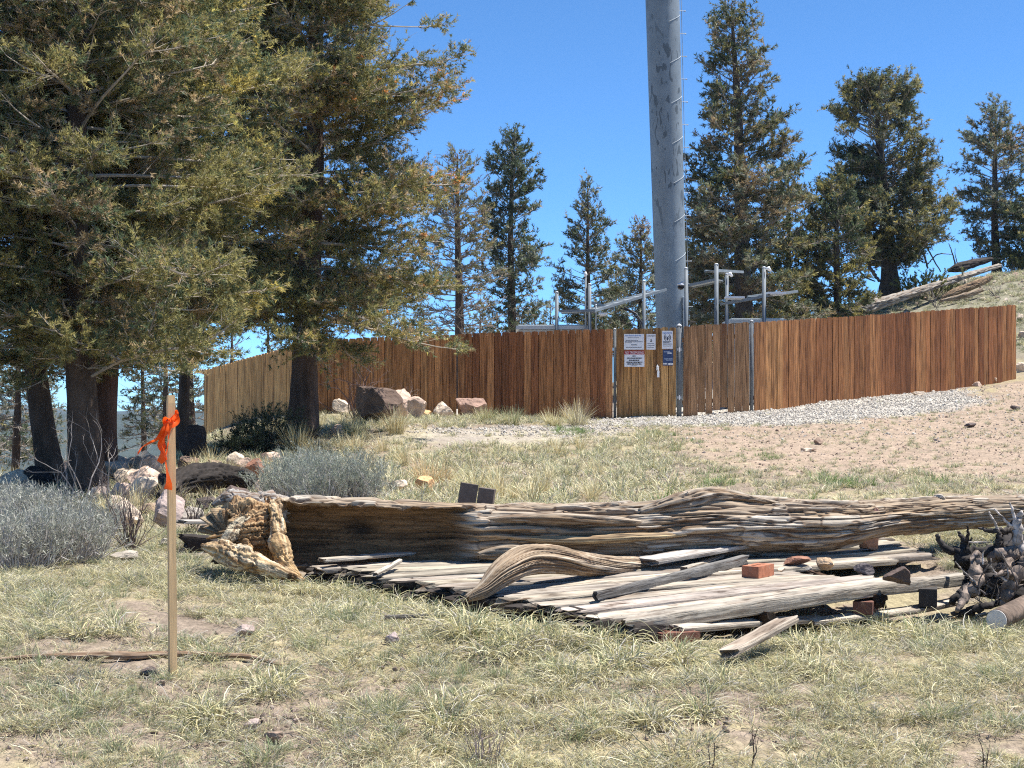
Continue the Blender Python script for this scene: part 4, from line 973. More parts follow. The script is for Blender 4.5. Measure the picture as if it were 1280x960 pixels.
bunch(610, 530, .28, 'mixed green and straw grass beside the pink boulder at the fence', 169, pal=STRAW + GREEN)
bunch(540, 605, .30, 'orange tinted grass clump behind the two dark blocks', 170, pal=[(.62, .44, .24), (.6, .5, .28)], n=220, br=.2)
bunch(440, 545, .25, 'grass clump between the lone trunk and the gravel', 171, pal=STRAW + GREEN)
# ------------------------------------------------------------------ old wood
PALE = np.array((.50, .445, .365)); TANW = np.array((.36, .255, .155)); BRN = np.array((.13, .07, .035)); CHAR = np.array((.030, .024, .020)); GRYW = np.array((.44, .41, .37))
def sweep_log(ctrl, ns, nt, seed, amp=.12, crack=.16, hollow=None, cols=(PALE, TANW, BRN), twist=.25, kx=1.3, kt=3.2, ends=.04, up=(0, 0, 1), burl=.0, post=None, plate=.05, pk=1.1, rough=0, rfreq=11):
    """ctrl rows: px,py,d,radius.  gnarled, grooved, optionally hollowed towards the viewer's side"""
    c = np.array([np.append(P(a, b, d), r) for a, b, d, r in ctrl]); s = spline(c, ns); C = s[:, :3]; R = np.maximum(s[:, 3], .004)
    T, S, U = frames(C, up); L = np.concatenate([[0], np.cumsum(np.linalg.norm(np.diff(C, axis=0), axis=1))])
    th = np.arange(nt) / nt * 2 * PI; Sg, Th = np.meshgrid(L, th, indexing='ij'); tw = Th + twist * Sg
    q = np.stack([Sg * kx, np.cos(tw) * kt, np.sin(tw) * kt], -1)
    big = fbm(q * .55, 3, seed); n1 = fbm(q, 4, seed + 1); n2 = fbm(q * np.array([1.6, 3.2, 3.2]), 2, seed + 2); rid = 1 - np.abs(n2) * 3.2; rid = np.clip(rid, 0, 1) ** 2
    f = 1 + amp * 1.3 * big + amp * n1 - crack * rid + burl * fbm(q * 2.5, 3, seed + 3)
    q3 = q * np.array([2.5, 1, 1]); q3[..., 1:] *= min(5.0, .30 * nt / (2 * PI) / kt); n3 = fbm(q3, 1, seed + 4); f = f + .04 * n3
    q4 = np.stack([Sg * pk, np.cos(Th + .5 * big) * 1.5, np.sin(Th + .5 * big) * 1.5], -1); pn = fbm(q4, 4, seed + 40); p1_ = sm(.02, .06, pn); p2_ = sm(-.16, -.20, pn); f = f - plate * p1_ - plate * p2_
    pos = C[:, None] + (R[:, None] * np.cos(Th))[..., None] * S[:, None] + (R[:, None] * np.sin(Th))[..., None] * U[:, None]
    iso = 0; wi = 0
    if rough: iso = fbm(pos * rfreq, 5, seed + 60, .6); wi = 1.0
    if hollow is not None: wi = sm(385, 340, (C[:, 0] / C[:, 1] * F + 640))[:, None]; iso = fbm(pos * 10, 5, seed + 60, .6); rough = .36
    if rough: f = f * (1 - wi) + wi * (1 + .25 * (f - 1) + rough * iso - .5 * rough * np.clip(1 - np.abs(iso) * 9, 0, 1))
    a = R[:, None] * f * np.cos(Th); b = R[:, None] * f * np.sin(Th)
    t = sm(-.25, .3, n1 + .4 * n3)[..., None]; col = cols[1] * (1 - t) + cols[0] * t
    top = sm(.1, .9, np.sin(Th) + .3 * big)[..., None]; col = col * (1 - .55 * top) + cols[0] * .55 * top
    pe = np.clip(p1_ + .7 * p2_, 0, 1)[..., None] * .6; col = col * (1 - pe) + cols[1] * .8 * pe
    edg = (np.exp(-((pn - .035) / .02) ** 2) + np.exp(-((pn + .17) / .02) ** 2))[..., None] * .7; edg = np.clip(edg, 0, 1); col = col * (1 - edg) + cols[2] * edg
    k = np.clip(rid * 1.3 + sm(.1, .4, n2) * .3, 0, 1)[..., None]; col = col * (1 - .8 * k) + cols[2] * .8 * k
    if hollow is not None:
        px0, px1, th0 = hollow
        pxs = np.repeat((C[:, 0] / C[:, 1] * F + 640)[:, None], nt, 1); pxs = pxs + 9 * fbm(np.stack([th * 0 + 2, np.cos(th) * 3, np.sin(th) * 3], -1), 3, 77)[None, :] if pxs.ndim == 2 else pxs
        w = (sm(px0 - 6, px0 + 8, pxs) * sm(px1 + 14, px1 - 30, pxs))
        ang = (Th + PI) % (2 * PI) - PI; lim = th0 * (.92 + .18 * fbm(np.stack([Sg * 4, Sg * 0, ang * .3], -1), 3, seed + 9))
        inside = np.clip(np.abs(ang) / lim, 0, 1); m = w * (np.abs(ang) < lim) * sm(1, .86, inside)
        aa = R[:, None] * (math.cos(th0) - 1.0 * np.cos(inside * PI / 2) ** .7) + R[:, None] * (.10 * n1 + .05 * n3); bb = R[:, None] * np.sin(ang) * 1.0
        knot = np.exp(-((pxs - 450) / 15) ** 2 - ((ang - .10) / .24) ** 2); aa = aa - .035 * knot
        a = a * (1 - m) + aa * m; b = b * (1 - m) + bb * m
        ic = np.array((.21, .125, .06)) * (1 + .45 * n3[..., None] + .3 * n1[..., None]); crk = (np.clip(1 - np.abs(fbm(q * np.array([9, 4, 4]), 2, seed + 12)) * 9, 0, 1) ** 2)[..., None]
        ic = ic * (1 - .7 * crk); ic = ic * (1 - .9 * knot[..., None]) + CHAR * .9 * knot[..., None]  # knot hole is shallow; its dark is put into the colour
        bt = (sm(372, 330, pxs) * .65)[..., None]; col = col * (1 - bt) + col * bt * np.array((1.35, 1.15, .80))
        col = col * (1 - m[..., None]) + ic * m[..., None]
    V = C[:, None] + a[..., None] * S[:, None] + b[..., None] * U[:, None]
    V[0] += T[0] * (ends * fbm(np.stack([np.cos(th) * 4, np.sin(th) * 4, th * 0], -1), 3, seed + 6))[:, None] * 3 * R[0] / .1
    V[-1] += T[-1] * (ends * fbm(np.stack([np.cos(th) * 4, np.sin(th) * 4, th * 0 + 5], -1), 3, seed + 7))[:, None] * 3 * R[-1] / .1
    if post is not None: V, col = post(V, col, Sg, Th, C)
    m_, n_ = Th.shape; i = np.arange(m_ - 1)[:, None] * n_; j = np.arange(n_)[None]; kk = (j + 1) % n_
    qd = np.stack([i + j, i + n_ + j, i + n_ + kk, i + kk], -1).reshape(-1, 4)[:, ::-1]
    Vf = np.vstack([V.reshape(-1, 3), C[:1], C[-1:]]); c0 = m_ * n_; j = np.arange(n_); kk = (j + 1) % n_
    tr = np.vstack([np.stack([np.full(n_, c0), kk, j], -1), np.stack([np.full(n_, c0 + 1), (m_ - 1) * n_ + j, (m_ - 1) * n_ + kk], -1)])
    cf = np.vstack([col.reshape(-1, 3), [cols[2]], [cols[2]]]); uv = np.vstack([np.stack([Sg, Th * R.mean()], -1).reshape(-1, 2), [[0, 0], [L[-1], 0]]])
    return Vf, [qd, tr], np.clip(cf, .01, .95), uv
def gnarl(name, ctrl, label=None, cat=None, root=None, ns=120, nt=48, seed=1, mat_=None, smooth=True, group=None, **k):
    V, f, c, uv = sweep_log(ctrl, ns, nt, seed, **k); me = mesh_np(name, V, f, [mat_ or M_wood], None, c, None, uv, smooth)
    return child(name, me, root, label) if root is not None else solo(name, me, label, cat, group)

# the great hollow trunk
lg = thing('fallen_log', G(640, 700) + [0, .3, 0], 'huge weathered hollow log lying across the old wooden platform', 'log')
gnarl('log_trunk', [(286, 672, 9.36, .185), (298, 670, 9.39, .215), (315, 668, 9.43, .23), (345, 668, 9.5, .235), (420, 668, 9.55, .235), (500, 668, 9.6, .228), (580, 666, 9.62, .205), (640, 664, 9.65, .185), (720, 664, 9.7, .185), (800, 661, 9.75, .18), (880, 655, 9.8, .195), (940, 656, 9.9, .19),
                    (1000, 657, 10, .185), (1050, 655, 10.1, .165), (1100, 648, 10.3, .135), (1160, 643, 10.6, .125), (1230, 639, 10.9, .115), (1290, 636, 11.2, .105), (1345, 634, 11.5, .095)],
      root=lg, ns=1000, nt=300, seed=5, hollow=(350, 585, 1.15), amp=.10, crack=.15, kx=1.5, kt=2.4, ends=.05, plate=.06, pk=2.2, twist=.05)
ORN = np.array((.56, .32, .10)); CREAM = np.array((.70, .60, .42))
gnarl('root_flare', [(380, 725, 9.0, .012), (362, 719, 9.0, .036), (332, 708, 9.02, .062), (300, 697, 9.06, .07), (275, 688, 9.1, .06), (254, 683, 9.15, .025)], root=lg, ns=140, nt=72, seed=15, cols=(CREAM, ORN * .9, BRN * 1.3), amp=.2, crack=.0, kx=3, kt=1.0, plate=.0, rough=.62, rfreq=7, mat_=M_rot,
      label='cream coloured lower lip of the root end')
gnarl('root_flare', [(340, 628, 9.34, .022), (345, 645, 9.28, .042), (347, 668, 9.2, .05), (352, 692, 9.12, .055), (360, 708, 9.06, .045), (374, 720, 9.03, .02)], root=lg, ns=120, nt=72, seed=16, cols=(CREAM * .9, ORN, BRN * 1.2), amp=.2, crack=.0, kx=3, kt=1.0, plate=.0, rough=.62, rfreq=8, mat_=M_rot, label='orange stained inner root wood')
gnarl('root_flare', [(352, 640, 9.6, .09), (325, 632, 9.5, .085), (300, 624, 9.45, .065), (284, 622, 9.42, .04), (266, 631, 9.4, .012)], root=lg, ns=110, nt=64, seed=17, cols=(GRYW, GRYW * .9, BRN), amp=.2, crack=.05, kx=4, kt=1.3, plate=.06, pk=4, rough=.6, rfreq=8, label='grey jagged root tip pointing up slope')
gnarl('root_flare', [(312, 646, 9.3, .03), (298, 656, 9.26, .045), (288, 668, 9.22, .05), (280, 680, 9.18, .03)], root=lg, ns=90, nt=64, seed=18, cols=(CREAM, CREAM * .7, BRN), amp=.2, crack=.0, kx=3, kt=1.1, plate=.0, rough=.62, rfreq=8, mat_=M_rot)
gnarl('broken_ridge', [(800, 640, 9.62, .02), (850, 628, 9.68, .06), (890, 619, 9.74, .055), (930, 622, 9.8, .03), (980, 632, 9.85, .012)], root=lg, ns=100, nt=48, seed=19, amp=.25, crack=.3, kx=3)
gnarl('splinter', [(612, 668, 9.50, .012), (700, 675, 9.50, .025), (800, 671, 9.54, .026), (858, 668, 9.6, .010)], root=lg, ns=120, nt=32, seed=20, amp=.2, crack=.2, cols=(np.array((.66, .50, .28)), TANW, BRN), ends=.0, plate=.0)
gnarl('splinter', [(596, 650, 9.46, .012), (680, 647, 9.50, .03), (760, 651, 9.55, .03), (820, 655, 9.6, .010)], root=lg, ns=120, nt=32, seed=24, amp=.2, crack=.25, ends=.0, plate=.0)
# twisted root lying on the deck
rt = thing('driftwood_root', G(600, 748), 'smooth curved grey root arching over the deck below the hollow log', 'root')
gnarl('root_limb', [(584, 748, 7.95, .02), (605, 737, 8.0, .045), (628, 716, 8.1, .075), (655, 701, 8.3, .088), (690, 699, 8.5, .085), (730, 705, 8.75, .07), (765, 707, 9.0, .06), (800, 706, 9.3, .05)], root=rt, ns=240, nt=180, seed=25, plate=.03, amp=.06, crack=.16, kx=.5, kt=2.6, pk=1.5,
      cols=(np.array((.50, .42, .32)), TANW * .9, BRN), twist=.9)
gnarl('root_stub', [(598, 694, 8.75, .018), (615, 692, 8.75, .035), (640, 691, 8.7, .045), (668, 697, 8.6, .05)], root=rt, ns=90, nt=48, seed=26, amp=.15, crack=.3, kx=2, cols=(np.array((.50, .42, .32)), TANW * .8, BRN))

# ------------------------------------------------------------------ the old platform
def beam_geo(p0, p1, w, t, seed, up=(0, 0, 1), ns=46, nt=26, amp=.006, rag=.02, col=PALE, groove=.006, bow=0.0, dark=BRN, taper=(1, 1)):
    p0 = np.asarray(p0, float); p1 = np.asarray(p1, float); u = np.linspace(0, 1, ns)[:, None]
    g = np.random.default_rng(seed); C = p0 + (p1 - p0) * u; T = nrm(p1 - p0); S = nrm(np.cross(T, up)); U = np.cross(S, T); L = np.linalg.norm(p1 - p0)
    C = C + S * (bow * np.sin(u * PI)) + U * (fbm(np.stack([u[:, 0] * 2, u[:, 0] * 0, u[:, 0] * 0 + seed], -1), 2, seed)[:, None] * amp * 1.5)
    th = np.arange(nt) / nt * 2 * PI; e = .28
    a0 = np.sign(np.cos(th)) * np.abs(np.cos(th)) ** e * w / 2; b0 = np.sign(np.sin(th)) * np.abs(np.sin(th)) ** e * t / 2
    tp = (taper[0] + (taper[1] - taper[0]) * u)
    Sg, Th = np.meshgrid(u[:, 0] * L, th, indexing='ij'); A = a0[None] * tp; B = b0[None] * (tp * .3 + .7)
    q = np.stack([Sg * 1.2, A * 45, B * 45 + seed], -1); n = fbm(q, 3, seed + 1); n2 = fbm(q * np.array([1.5, 2.2, 2.2]), 2, seed + 2); edge = fbm(np.stack([Sg * 5, np.sign(A), B * 0 + seed], -1), 3, seed + 3)
    crk = np.clip(1 - np.abs(n2) * 5, 0, 1) ** 1.3
    A = A * (1 + amp * 6 * edge / max(w, .05) * .05) + np.sign(A) * amp * edge; B = B + amp * .5 * n - np.sign(B) * groove * crk
    V = C[:, None] + A[..., None] * S + B[..., None] * U
    k = np.minimum(6, ns // 4)
    for r in range(3):
        V[r] += T * ((3 - r) / 3 * rag * fbm(np.stack([a0 * 30, b0 * 30, th * 0 + seed], -1), 2, seed + 5) * 2)[:, None]
        V[-1 - r] += T * ((3 - r) / 3 * rag * fbm(np.stack([a0 * 30, b0 * 30, th * 0 + seed + 9], -1), 2, seed + 6) * 2)[:, None]
    c = np.asarray(col) * g.uniform(.8, 1.12) * (1 + .28 * n[..., None]); kk = crk[..., None] * .6; c = c * (1 - kk) + np.asarray(dark) * kk
    m_, n_ = Th.shape; i = np.arange(m_ - 1)[:, None] * n_; j = np.arange(n_)[None]; k2 = (j + 1) % n_
    qd = np.stack([i + j, i + k2, i + n_ + k2, i + n_ + j], -1).reshape(-1, 4)[:, ::-1]
    Vf = np.vstack([V.reshape(-1, 3), V[0].mean(0), V[-1].mean(0)]); c0 = m_ * n_; j = np.arange(n_); k2 = (j + 1) % n_
    tr = np.vstack([np.stack([np.full(n_, c0), j, k2], -1), np.stack([np.full(n_, c0 + 1), (m_ - 1) * n_ + k2, (m_ - 1) * n_ + j], -1)])
    uv = np.vstack([np.stack([Sg + seed * .37, Th * (w + t) / 3.5], -1).reshape(-1, 2), [[0, 0], [0, 0]]])
    cf = np.vstack([c.reshape(-1, 3), [dark], [dark]])
    return Vf, [qd[:, ::-1], tr[:, ::-1]], np.clip(cf, .01, .9), uv
A_ = P(800, 776, 7.2); B_ = P(1202, 723, 8.95); C_ = np.array([2.75, 11.3, -.865]); D_ = P(398, 704, 9.4)
_pn = nrm(np.cross(B_ - A_, D_ - A_))
if _pn[2] < 0: _pn = -_pn
def deck(px, py, lift=0.0):
    """point of the deck's surface seen at a frame position"""
    r = P(px, py, 1.0); t = (A_ @ _pn + lift * 1.0) / (r @ _pn); return r * t
pf = thing('wooden_platform', (A_ + D_) / 2 - [0, 0, .1], 'collapsed deck of bleached grey boards lying in the grass under the hollow log', 'platform')
mb = MB(); nb = 14; g = np.random.default_rng(44)
endf = [1, .80, .76, .72, .66, .64, .90, 1.02, .98, 1.0, .97, 1.0, .96, 1.0]
for i in range(1, nb):
    v = (i + .5) / nb; a = A_ * (1 - v) + D_ * v; b = B_ * (1 - v) + C_ * v; T = nrm(b - a)
    a2 = a + T * g.uniform(-.07, .05); b2 = a + (b - a) * endf[i] + T * g.uniform(-.05, .05); wv = np.linalg.norm(D_ - A_) / nb
    a2[2] += g.uniform(-.012, .008) - .02; b2[2] += g.uniform(-.012, .008) - .02
    mb.add(*beam_geo(a2, b2, wv * g.uniform(.76, .90), .038, 200 + i, up=_pn, ns=110, nt=72, amp=.008, rag=.07, groove=.006, col=PALE * g.uniform(.52, .92) * np.array([1, g.uniform(.96, 1.0), g.uniform(.9, 1.02)]), dark=BRN * .8, bow=g.uniform(-.02, .02)))
child('deck', mb.mesh('deck', M_wood, False), pf)
mb = MB(); v = .5 / nb; a = A_ * (1 - v) + D_ * v + _pn * -.035; b = B_ * (1 - v) + C_ * v + _pn * -.025
mb.add(*beam_geo(a - nrm(b - a) * .02, b + nrm(b - a) * .02, .15, .075, 301, up=_pn, ns=160, nt=80, amp=.016, rag=.05, groove=.014, col=PALE * .78, taper=(1, .75)))
child('edge_beam', mb.mesh('edge_beam', M_wood, False), pf)
for k, (u, hh) in enumerate(((.035, .10), (.35, .08), (.7, .08))):
    mb = MB(); a = A_ * (1 - u) + B_ * u - _pn * (.035 + hh / 2 + .01); b = D_ * (1 - u) + C_ * u - _pn * (.035 + hh / 2 + .01)
    mb.add(*beam_geo(a, b, .07, hh, 310 + k, up=_pn, ns=160, nt=32, amp=.02, rag=.03, groove=.02, col=CHAR * 2.2 if k == 0 else BRN * .5, dark=CHAR)); child('joist', mb.mesh('joist', M_wood, False), pf)  # edge joist charcoal, putting the under-deck shade into its colour
# crumbling board ends along the uphill-left edge, blackened for the shade there
mb = MB()
for i in range(26):
    v = (i + .5) / 26; a = A_ * (1 - v) + D_ * v; T = nrm((B_ - A_) * (1 - v) + (C_ - D_) * v); a = a - T * g.uniform(.0, .05) - _pn * (.05 + g.uniform(0, .03))
    mb.add(*beam_geo(a, a + T * .12, .11 * g.uniform(.7, 1.2), g.uniform(.05, .085), 340 + i, up=_pn, ns=14, nt=18, amp=.02, rag=.10, col=CHAR * 1.6, dark=CHAR))
child('shaded_rotten_ends', mb.mesh('shaded_rotten_ends', M_black, False), pf)

def plank(name, p0, p1, w, t, label, seed, up=(0, 0, 1), cat='board', col=PALE, group=None, **k):
    mb = MB(); mb.add(*beam_geo(p0, p1, w, t, seed, up=up, col=col, **k)); return solo(name, mb.mesh(name, M_wood, False), label, cat, group)
up_ = _pn
plank('loose_plank', deck(744, 752, .0) + up_ * .03, deck(931, 708, 0) + up_ * .035, .045, .062, 'dark grey plank lying on the deck, its tip touching the brick with three holes', 401, col=(.19, .18, .165), dark=CHAR, ns=80, taper=(.45, 1))
plank('loose_plank', G(846, 812) + [0, 0, .07], (G(1030, 788) + [0, 0, .075]), .075, .028, 'long thin bleached plank in the grass along the front of the platform, nearer part', 402, ns=60, up=(0, -.25, 1))
plank('loose_plank', G(1012, 792) + [0, 0, .08], G(1203, 764) + [0, 0, .10], .08, .03, 'thin bleached plank in the grass ending beside the brush pile', 403, ns=60, up=(0, -.25, 1), bow=.03)
plank('loose_plank', G(910, 842) + [0, 0, .065], P(984, 775, 7.25), .105, .035, 'short thick plank leaning from the grass up against the platform', 404, ns=60, up=(-.5, -.5, 1), rag=.05, col=np.array((.50, .42, .33)))
plank('loose_plank', P(806, 702, 9.2), P(962, 674, 10.1), .20, .035, 'wide shaded board wedged under the middle of the hollow log', 405, ns=60, col=GRYW)
plank('loose_plank', deck(770, 668) + up_ * .04, deck(1000, 684) + up_ * .03, .12, .03, 'short board under the log with one sunlit corner', 406, col=PALE)
plank('loose_plank', deck(855, 714) + up_ * .02, deck(900, 700) + up_ * .02, .05, .02, 'scrap of board in the shade between the dark plank and the log', 407, col=PALE)
plank('loose_plank', deck(405, 707) + up_ * .03, deck(560, 694) + up_ * .03, .10, .025, 'bleached board poking out under the hollow end of the log', 408, col=PALE)
plank('loose_plank', deck(395, 695) + up_ * .03, deck(475, 690) + up_ * .035, .05, .03, 'small bleached stick directly under the hollow of the log', 409, col=PALE)
plank('loose_plank', deck(470, 722) + up_ * .02, deck(500, 712) + up_ * .05, .03, .02, 'thin broken slat tilted at the dark edge of the deck', 410, col=PALE, ns=20)
plank('loose_plank', G(478, 782) + [0, 0, .02], G(590, 776) + [0, 0, .02], .04, .02, 'dark broken slat in the grass below the dark edge of the deck', 411, col=GRYW * .5, ns=24)
plank('loose_plank', G(228, 672) + [0, 0, .11], G(290, 668) + [0, 0, .11], .16, .03, 'short grey board sticking out behind the root end of the log', 412, col=GRYW)
mb = MB(); p = G(245, 692); mb.add(*beam_geo(p + [-.10, .08, .03], p + [.22, .12, .03], .15, .12, 413, ns=30, nt=30, amp=.03, rag=.05, col=CHAR * 1.4, dark=CHAR)); solo('charred_block', mb.mesh('charred_block', M_black), 'burnt black chunk of wood under the short grey board', 'wood block')
plank('weathered_pole', G(25, 835) + [0, 0, .01], G(30, 835) + [.01, 0, .01], .01, .01, 'x', 1) if False else None
# stick in the meadow behind the stake
c = [(-30, 838, 6.72, .006), (40, 834, 6.72, .011), (110, 834, 6.72, .016), (165, 833, 6.75, .018), (215, 829, 6.78, .016), (270, 828, 6.8, .012), (310, 829, 6.8, .010), (352, 834, 6.75, .006)]
cc = []
for px, py, d, r in c:
    q = G(px, py); cc.append((px, HZ - (q[2] + .022) / q[1] * F, q[1], r * 1.05))
gnarl('fallen_branch', cc, 'long thin brown branch lying in the grass behind the survey stake', 'branch', ns=120, nt=20, seed=27, cols=(np.array((.42, .32, .23)), np.array((.30, .20, .13)), BRN), amp=.15, crack=.2, kx=6, kt=1.5)

# bricks
def brick_mesh(L, Wd, Hh, holes):
    cu = bpy.data.curves.new('b', 'CURVE'); cu.dimensions = '2D'; cu.fill_mode = 'BOTH'; cu.extrude = Hh / 2
    def poly(pts):
        s = cu.splines.new('POLY'); s.points.add(len(pts) - 1); s.use_cyclic_u = True
        for i, (x, y) in enumerate(pts): s.points[i].co = (x, y, 0, 1)
    poly([(-L / 2, -Wd / 2), (L / 2, -Wd / 2), (L / 2, Wd / 2), (-L / 2, Wd / 2)])
    for hx in holes: poly([(hx + .017 * math.cos(t), .017 * math.sin(t)) for t in np.linspace(0, 2 * PI, 17)[:-1]])
    ob = bpy.data.objects.new('b', cu); COL.objects.link(ob); dg = bpy.context.evaluated_depsgraph_get(); me = bpy.data.meshes.new_from_object(ob.evaluated_get(dg)); bpy.data.objects.remove(ob)
    me.polygons.foreach_set('use_smooth', [False] * len(me.polygons)); me.update()
    return me
def brick(px, py, rot, label, seed, col=(.46, .20, .12), lift=.0, holes=(-.06, 0, .06), at=None, size=(.225, .105, .068), tilt=0, mat_=None, name='brick', cat='brick', group=None):
    me = brick_mesh(*size, holes); p = deck(px, py) if at is None else np.asarray(at, float)
    n = len(me.vertices); a = me.attributes.new('Col', 'FLOAT_COLOR', 'POINT'); cc = np.ones((n, 4), np.float32); cc[:, :3] = col; a.data.foreach_set('color', cc.ravel()); me.materials.clear(); me.materials.append(mat_ or M_brick)
    me.name = name
    o = link(name, me, None, label, cat, group, None, tuple(p + [0, 0, size[2] / 2 + lift])); o.rotation_euler = (0, tilt, rot)
    return o
bk = deck(948, 723); dirb = np.array([math.cos(1.0), math.sin(1.0), 0]); nb_ = np.array([-dirb[1], dirb[0], 0])
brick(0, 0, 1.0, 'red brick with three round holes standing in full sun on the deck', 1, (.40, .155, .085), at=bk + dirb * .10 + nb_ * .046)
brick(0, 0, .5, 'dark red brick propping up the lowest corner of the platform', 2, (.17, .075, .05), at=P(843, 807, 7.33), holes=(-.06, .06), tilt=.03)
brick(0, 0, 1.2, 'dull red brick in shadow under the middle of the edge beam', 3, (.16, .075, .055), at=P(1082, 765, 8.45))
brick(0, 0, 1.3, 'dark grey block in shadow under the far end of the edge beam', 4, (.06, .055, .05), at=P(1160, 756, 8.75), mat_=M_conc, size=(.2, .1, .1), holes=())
o1 = brick(0, 0, .12, 'taller of the two dark blocks on top of the hollow log, tilted', 5, (.13, .105, .088), at=P(585, 630, 9.75), size=(.105, .10, .13), holes=(), tilt=.16, mat_=M_conc, name='dark_block', cat='block')
o2 = brick(0, 0, -.1, 'lower of the two dark blocks on top of the hollow log', 6, (.13, .105, .088), at=P(608, 631, 9.75), size=(.10, .10, .105), holes=(), tilt=.14, mat_=M_conc, name='dark_block', cat='block')

# ------------------------------------------------------------------ rocks
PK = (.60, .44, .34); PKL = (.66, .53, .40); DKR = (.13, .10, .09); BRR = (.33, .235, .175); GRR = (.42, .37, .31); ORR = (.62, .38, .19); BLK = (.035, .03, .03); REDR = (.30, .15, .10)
def rock(px, py, w, h, col, label, seed, at=None, dep=None, cat='rock', sub=4, name='rock', sink=.15, rot=None, **k):
    p = G(px, py) if at is None else np.asarray(at, float); d = p[1]; W_ = w / F * d / 2 * 1.08; Hh = h / F * d / 2 * (1 + sink) * 1.15
    g = np.random.default_rng(seed * 7 + 1)
    V, f = rock_geo((W_, W_ * (dep or .8), Hh), seed, sub, rot=g.uniform(-.5, .5), **k); c = rock_col(V / max(W_, .01) * .6, col, seed)
    V = V + p + [0, W_ * .3, Hh * (1 - 2 * sink)]
    return solo(name, mesh_np(name, V, [f], [M_rock], None, c, smooth=False), label, cat, base=p)
rock(470, 530, 70, 50, (.13, .09, .07), 'largest boulder, brown darkened as if shaded, in front of the fence beside the lone trunk', 1, sub=5, dep=1.0)  # brown made darker to stand for the boulder's shade
rock(500, 525, 42, 42, PK, 'pink sunlit boulder pressed against the largest boulder', 2)
rock(427, 518, 24, 20, PKL, 'small white topped rock between the lone trunk and the largest boulder', 3)
rock(409, 512, 12, 16, PK, 'small pink rock just visible beside the lone trunk', 4)
rock(520, 526, 36, 30, PK, 'pink rock behind the dead twigs at the fence', 5)
rock(531, 523, 20, 14, ORR, 'small tan rock between the pink rocks along the fence', 6)
rock(551, 524, 30, 24, PKL, 'pale angular rock at the foot of the tan fence boards', 7)
rock(588, 525, 38, 33, (.36, .235, .18), 'pink pointed boulder standing alone at the reddish fence boards', 8, sub=5)
rock(532, 618, 26, 20, ORR, 'orange stone behind the hollow log beside the dark blocks', 9)
rock(497, 620, 30, 17, PKL, 'pinkish white stone half buried behind the hollow log', 10)
rock(20, 614, 77, 33, PKL, 'broad pale boulder at the edge of the view under the thin dark trunk', 11)
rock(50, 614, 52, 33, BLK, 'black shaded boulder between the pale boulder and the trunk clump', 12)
rock(64, 598, 32, 39, BRR, 'pointed brown boulder against the foot of the leaning trunk', 13)
rock(132, 606, 72, 41, GRR, 'grey block lying in the shade at the foot of the reddish trunk', 14)
rock(166, 582, 25, 18, PKL, 'small white rock under the tail of the orange ribbon', 15)
rock(172, 596, 42, 28, BRR, 'tan boulder beneath the orange ribbon', 16)
rock(192, 606, 50, 33, PK, 'pink boulder touching the shadowed side of the survey stake', 17)
rock(160, 612, 45, 28, PKL, 'pale pink rock behind the bare twiggy shrub', 18)
rock(150, 630, 42, 28, PK, 'rounded pink rock half hidden by the bare twiggy shrub', 19)
rock(178, 630, 50, 31, PKL, 'pale jumbled rock in the middle of the rock pile', 20)
rock(206, 668, 52, 46, (.42, .33, .29), 'large flat faced grey pink boulder behind the survey stake', 21, sub=5, dep=1.0)
rock(152, 664, 50, 33, PKL, 'pale rock in front of the rock pile, behind the dark twigs', 22)
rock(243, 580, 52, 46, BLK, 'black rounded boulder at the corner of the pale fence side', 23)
rock(232, 592, 32, 26, (.2, .13, .10), 'dark brown rock under the black rounded boulder', 24)
rock(296, 586, 27, 20, PKL, 'white rock above the charred log', 25)
rock(309, 592, 30, 20, PK, 'pink rock at the end of the charred log', 26)
rock(318, 600, 37, 26, REDR, 'dark reddish rock where the charred log ends', 27)
rock(335, 580, 32, 18, PK, 'low pink rock below the lone trunk', 28)
rock(268, 588, 27, 15, BRR, 'small brown rock behind the charred log', 29)
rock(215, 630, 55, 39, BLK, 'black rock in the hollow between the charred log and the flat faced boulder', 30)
rock(205, 686, 26, 12, GRR, 'small flat grey stone in the grass by the survey stake', 31)
rock(155, 704, 44, 14, GRR, 'long flat grey stone at the foot of the bare twiggy shrub', 32)
rock(108, 618, 30, 18, PK, 'pink rock just in front of the middle trunk', 33)
rock(420, 545, 20, 12, PK, 'small stone in the dark litter under the lone trunk', 34)
rock(303, 800, 28, 17, (.42, .33, .29), 'fist sized pinkish stone alone in the grass beyond the branch', 35)
rock(183, 852, 28, 12, DKR, 'small dark stone in the grass beside the foot of the survey stake', 36)
rock(228, 893, 24, 9, GRR, 'flat grey stone below the foot of the survey stake', 37)
rock(345, 925, 34, 16, BRR, 'angular brown stone among the dirt clods', 38)
rock(312, 912, 28, 16, (.42, .33, .29), 'pinkish stone among the dirt clods', 39)
rock(490, 812, 24, 16, (.40, .32, .30), 'grey pink stone in the bare patch below the rotten deck edge', 40)
rock(1262, 745, 54, 9, (.34, .34, .28), 'thin flat slab beneath the brush pile', 41)
rock(0, 0, 26, 18, (.60, .42, .26), 'rough tan stone in the sun on the deck behind the brick', 42, at=deck(1031, 713) , sink=.02)
rock(0, 0, 14, 6, PKL, 'tiny flat stone on the deck beside the brick with holes', 43, at=deck(976, 716), sink=.02)
rock(0, 0, 12, 6, GRR, 'tiny grey stone on the deck beside the rough tan stone', 44, at=deck(1012, 714), sink=.02)
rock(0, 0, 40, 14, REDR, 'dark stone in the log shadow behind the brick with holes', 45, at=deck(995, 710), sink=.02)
rock(0, 0, 60, 50, REDR, 'big dark red stone holding up the log above the deck', 46, at=np.array([2.08, 10.15, -.88]), sink=.02)
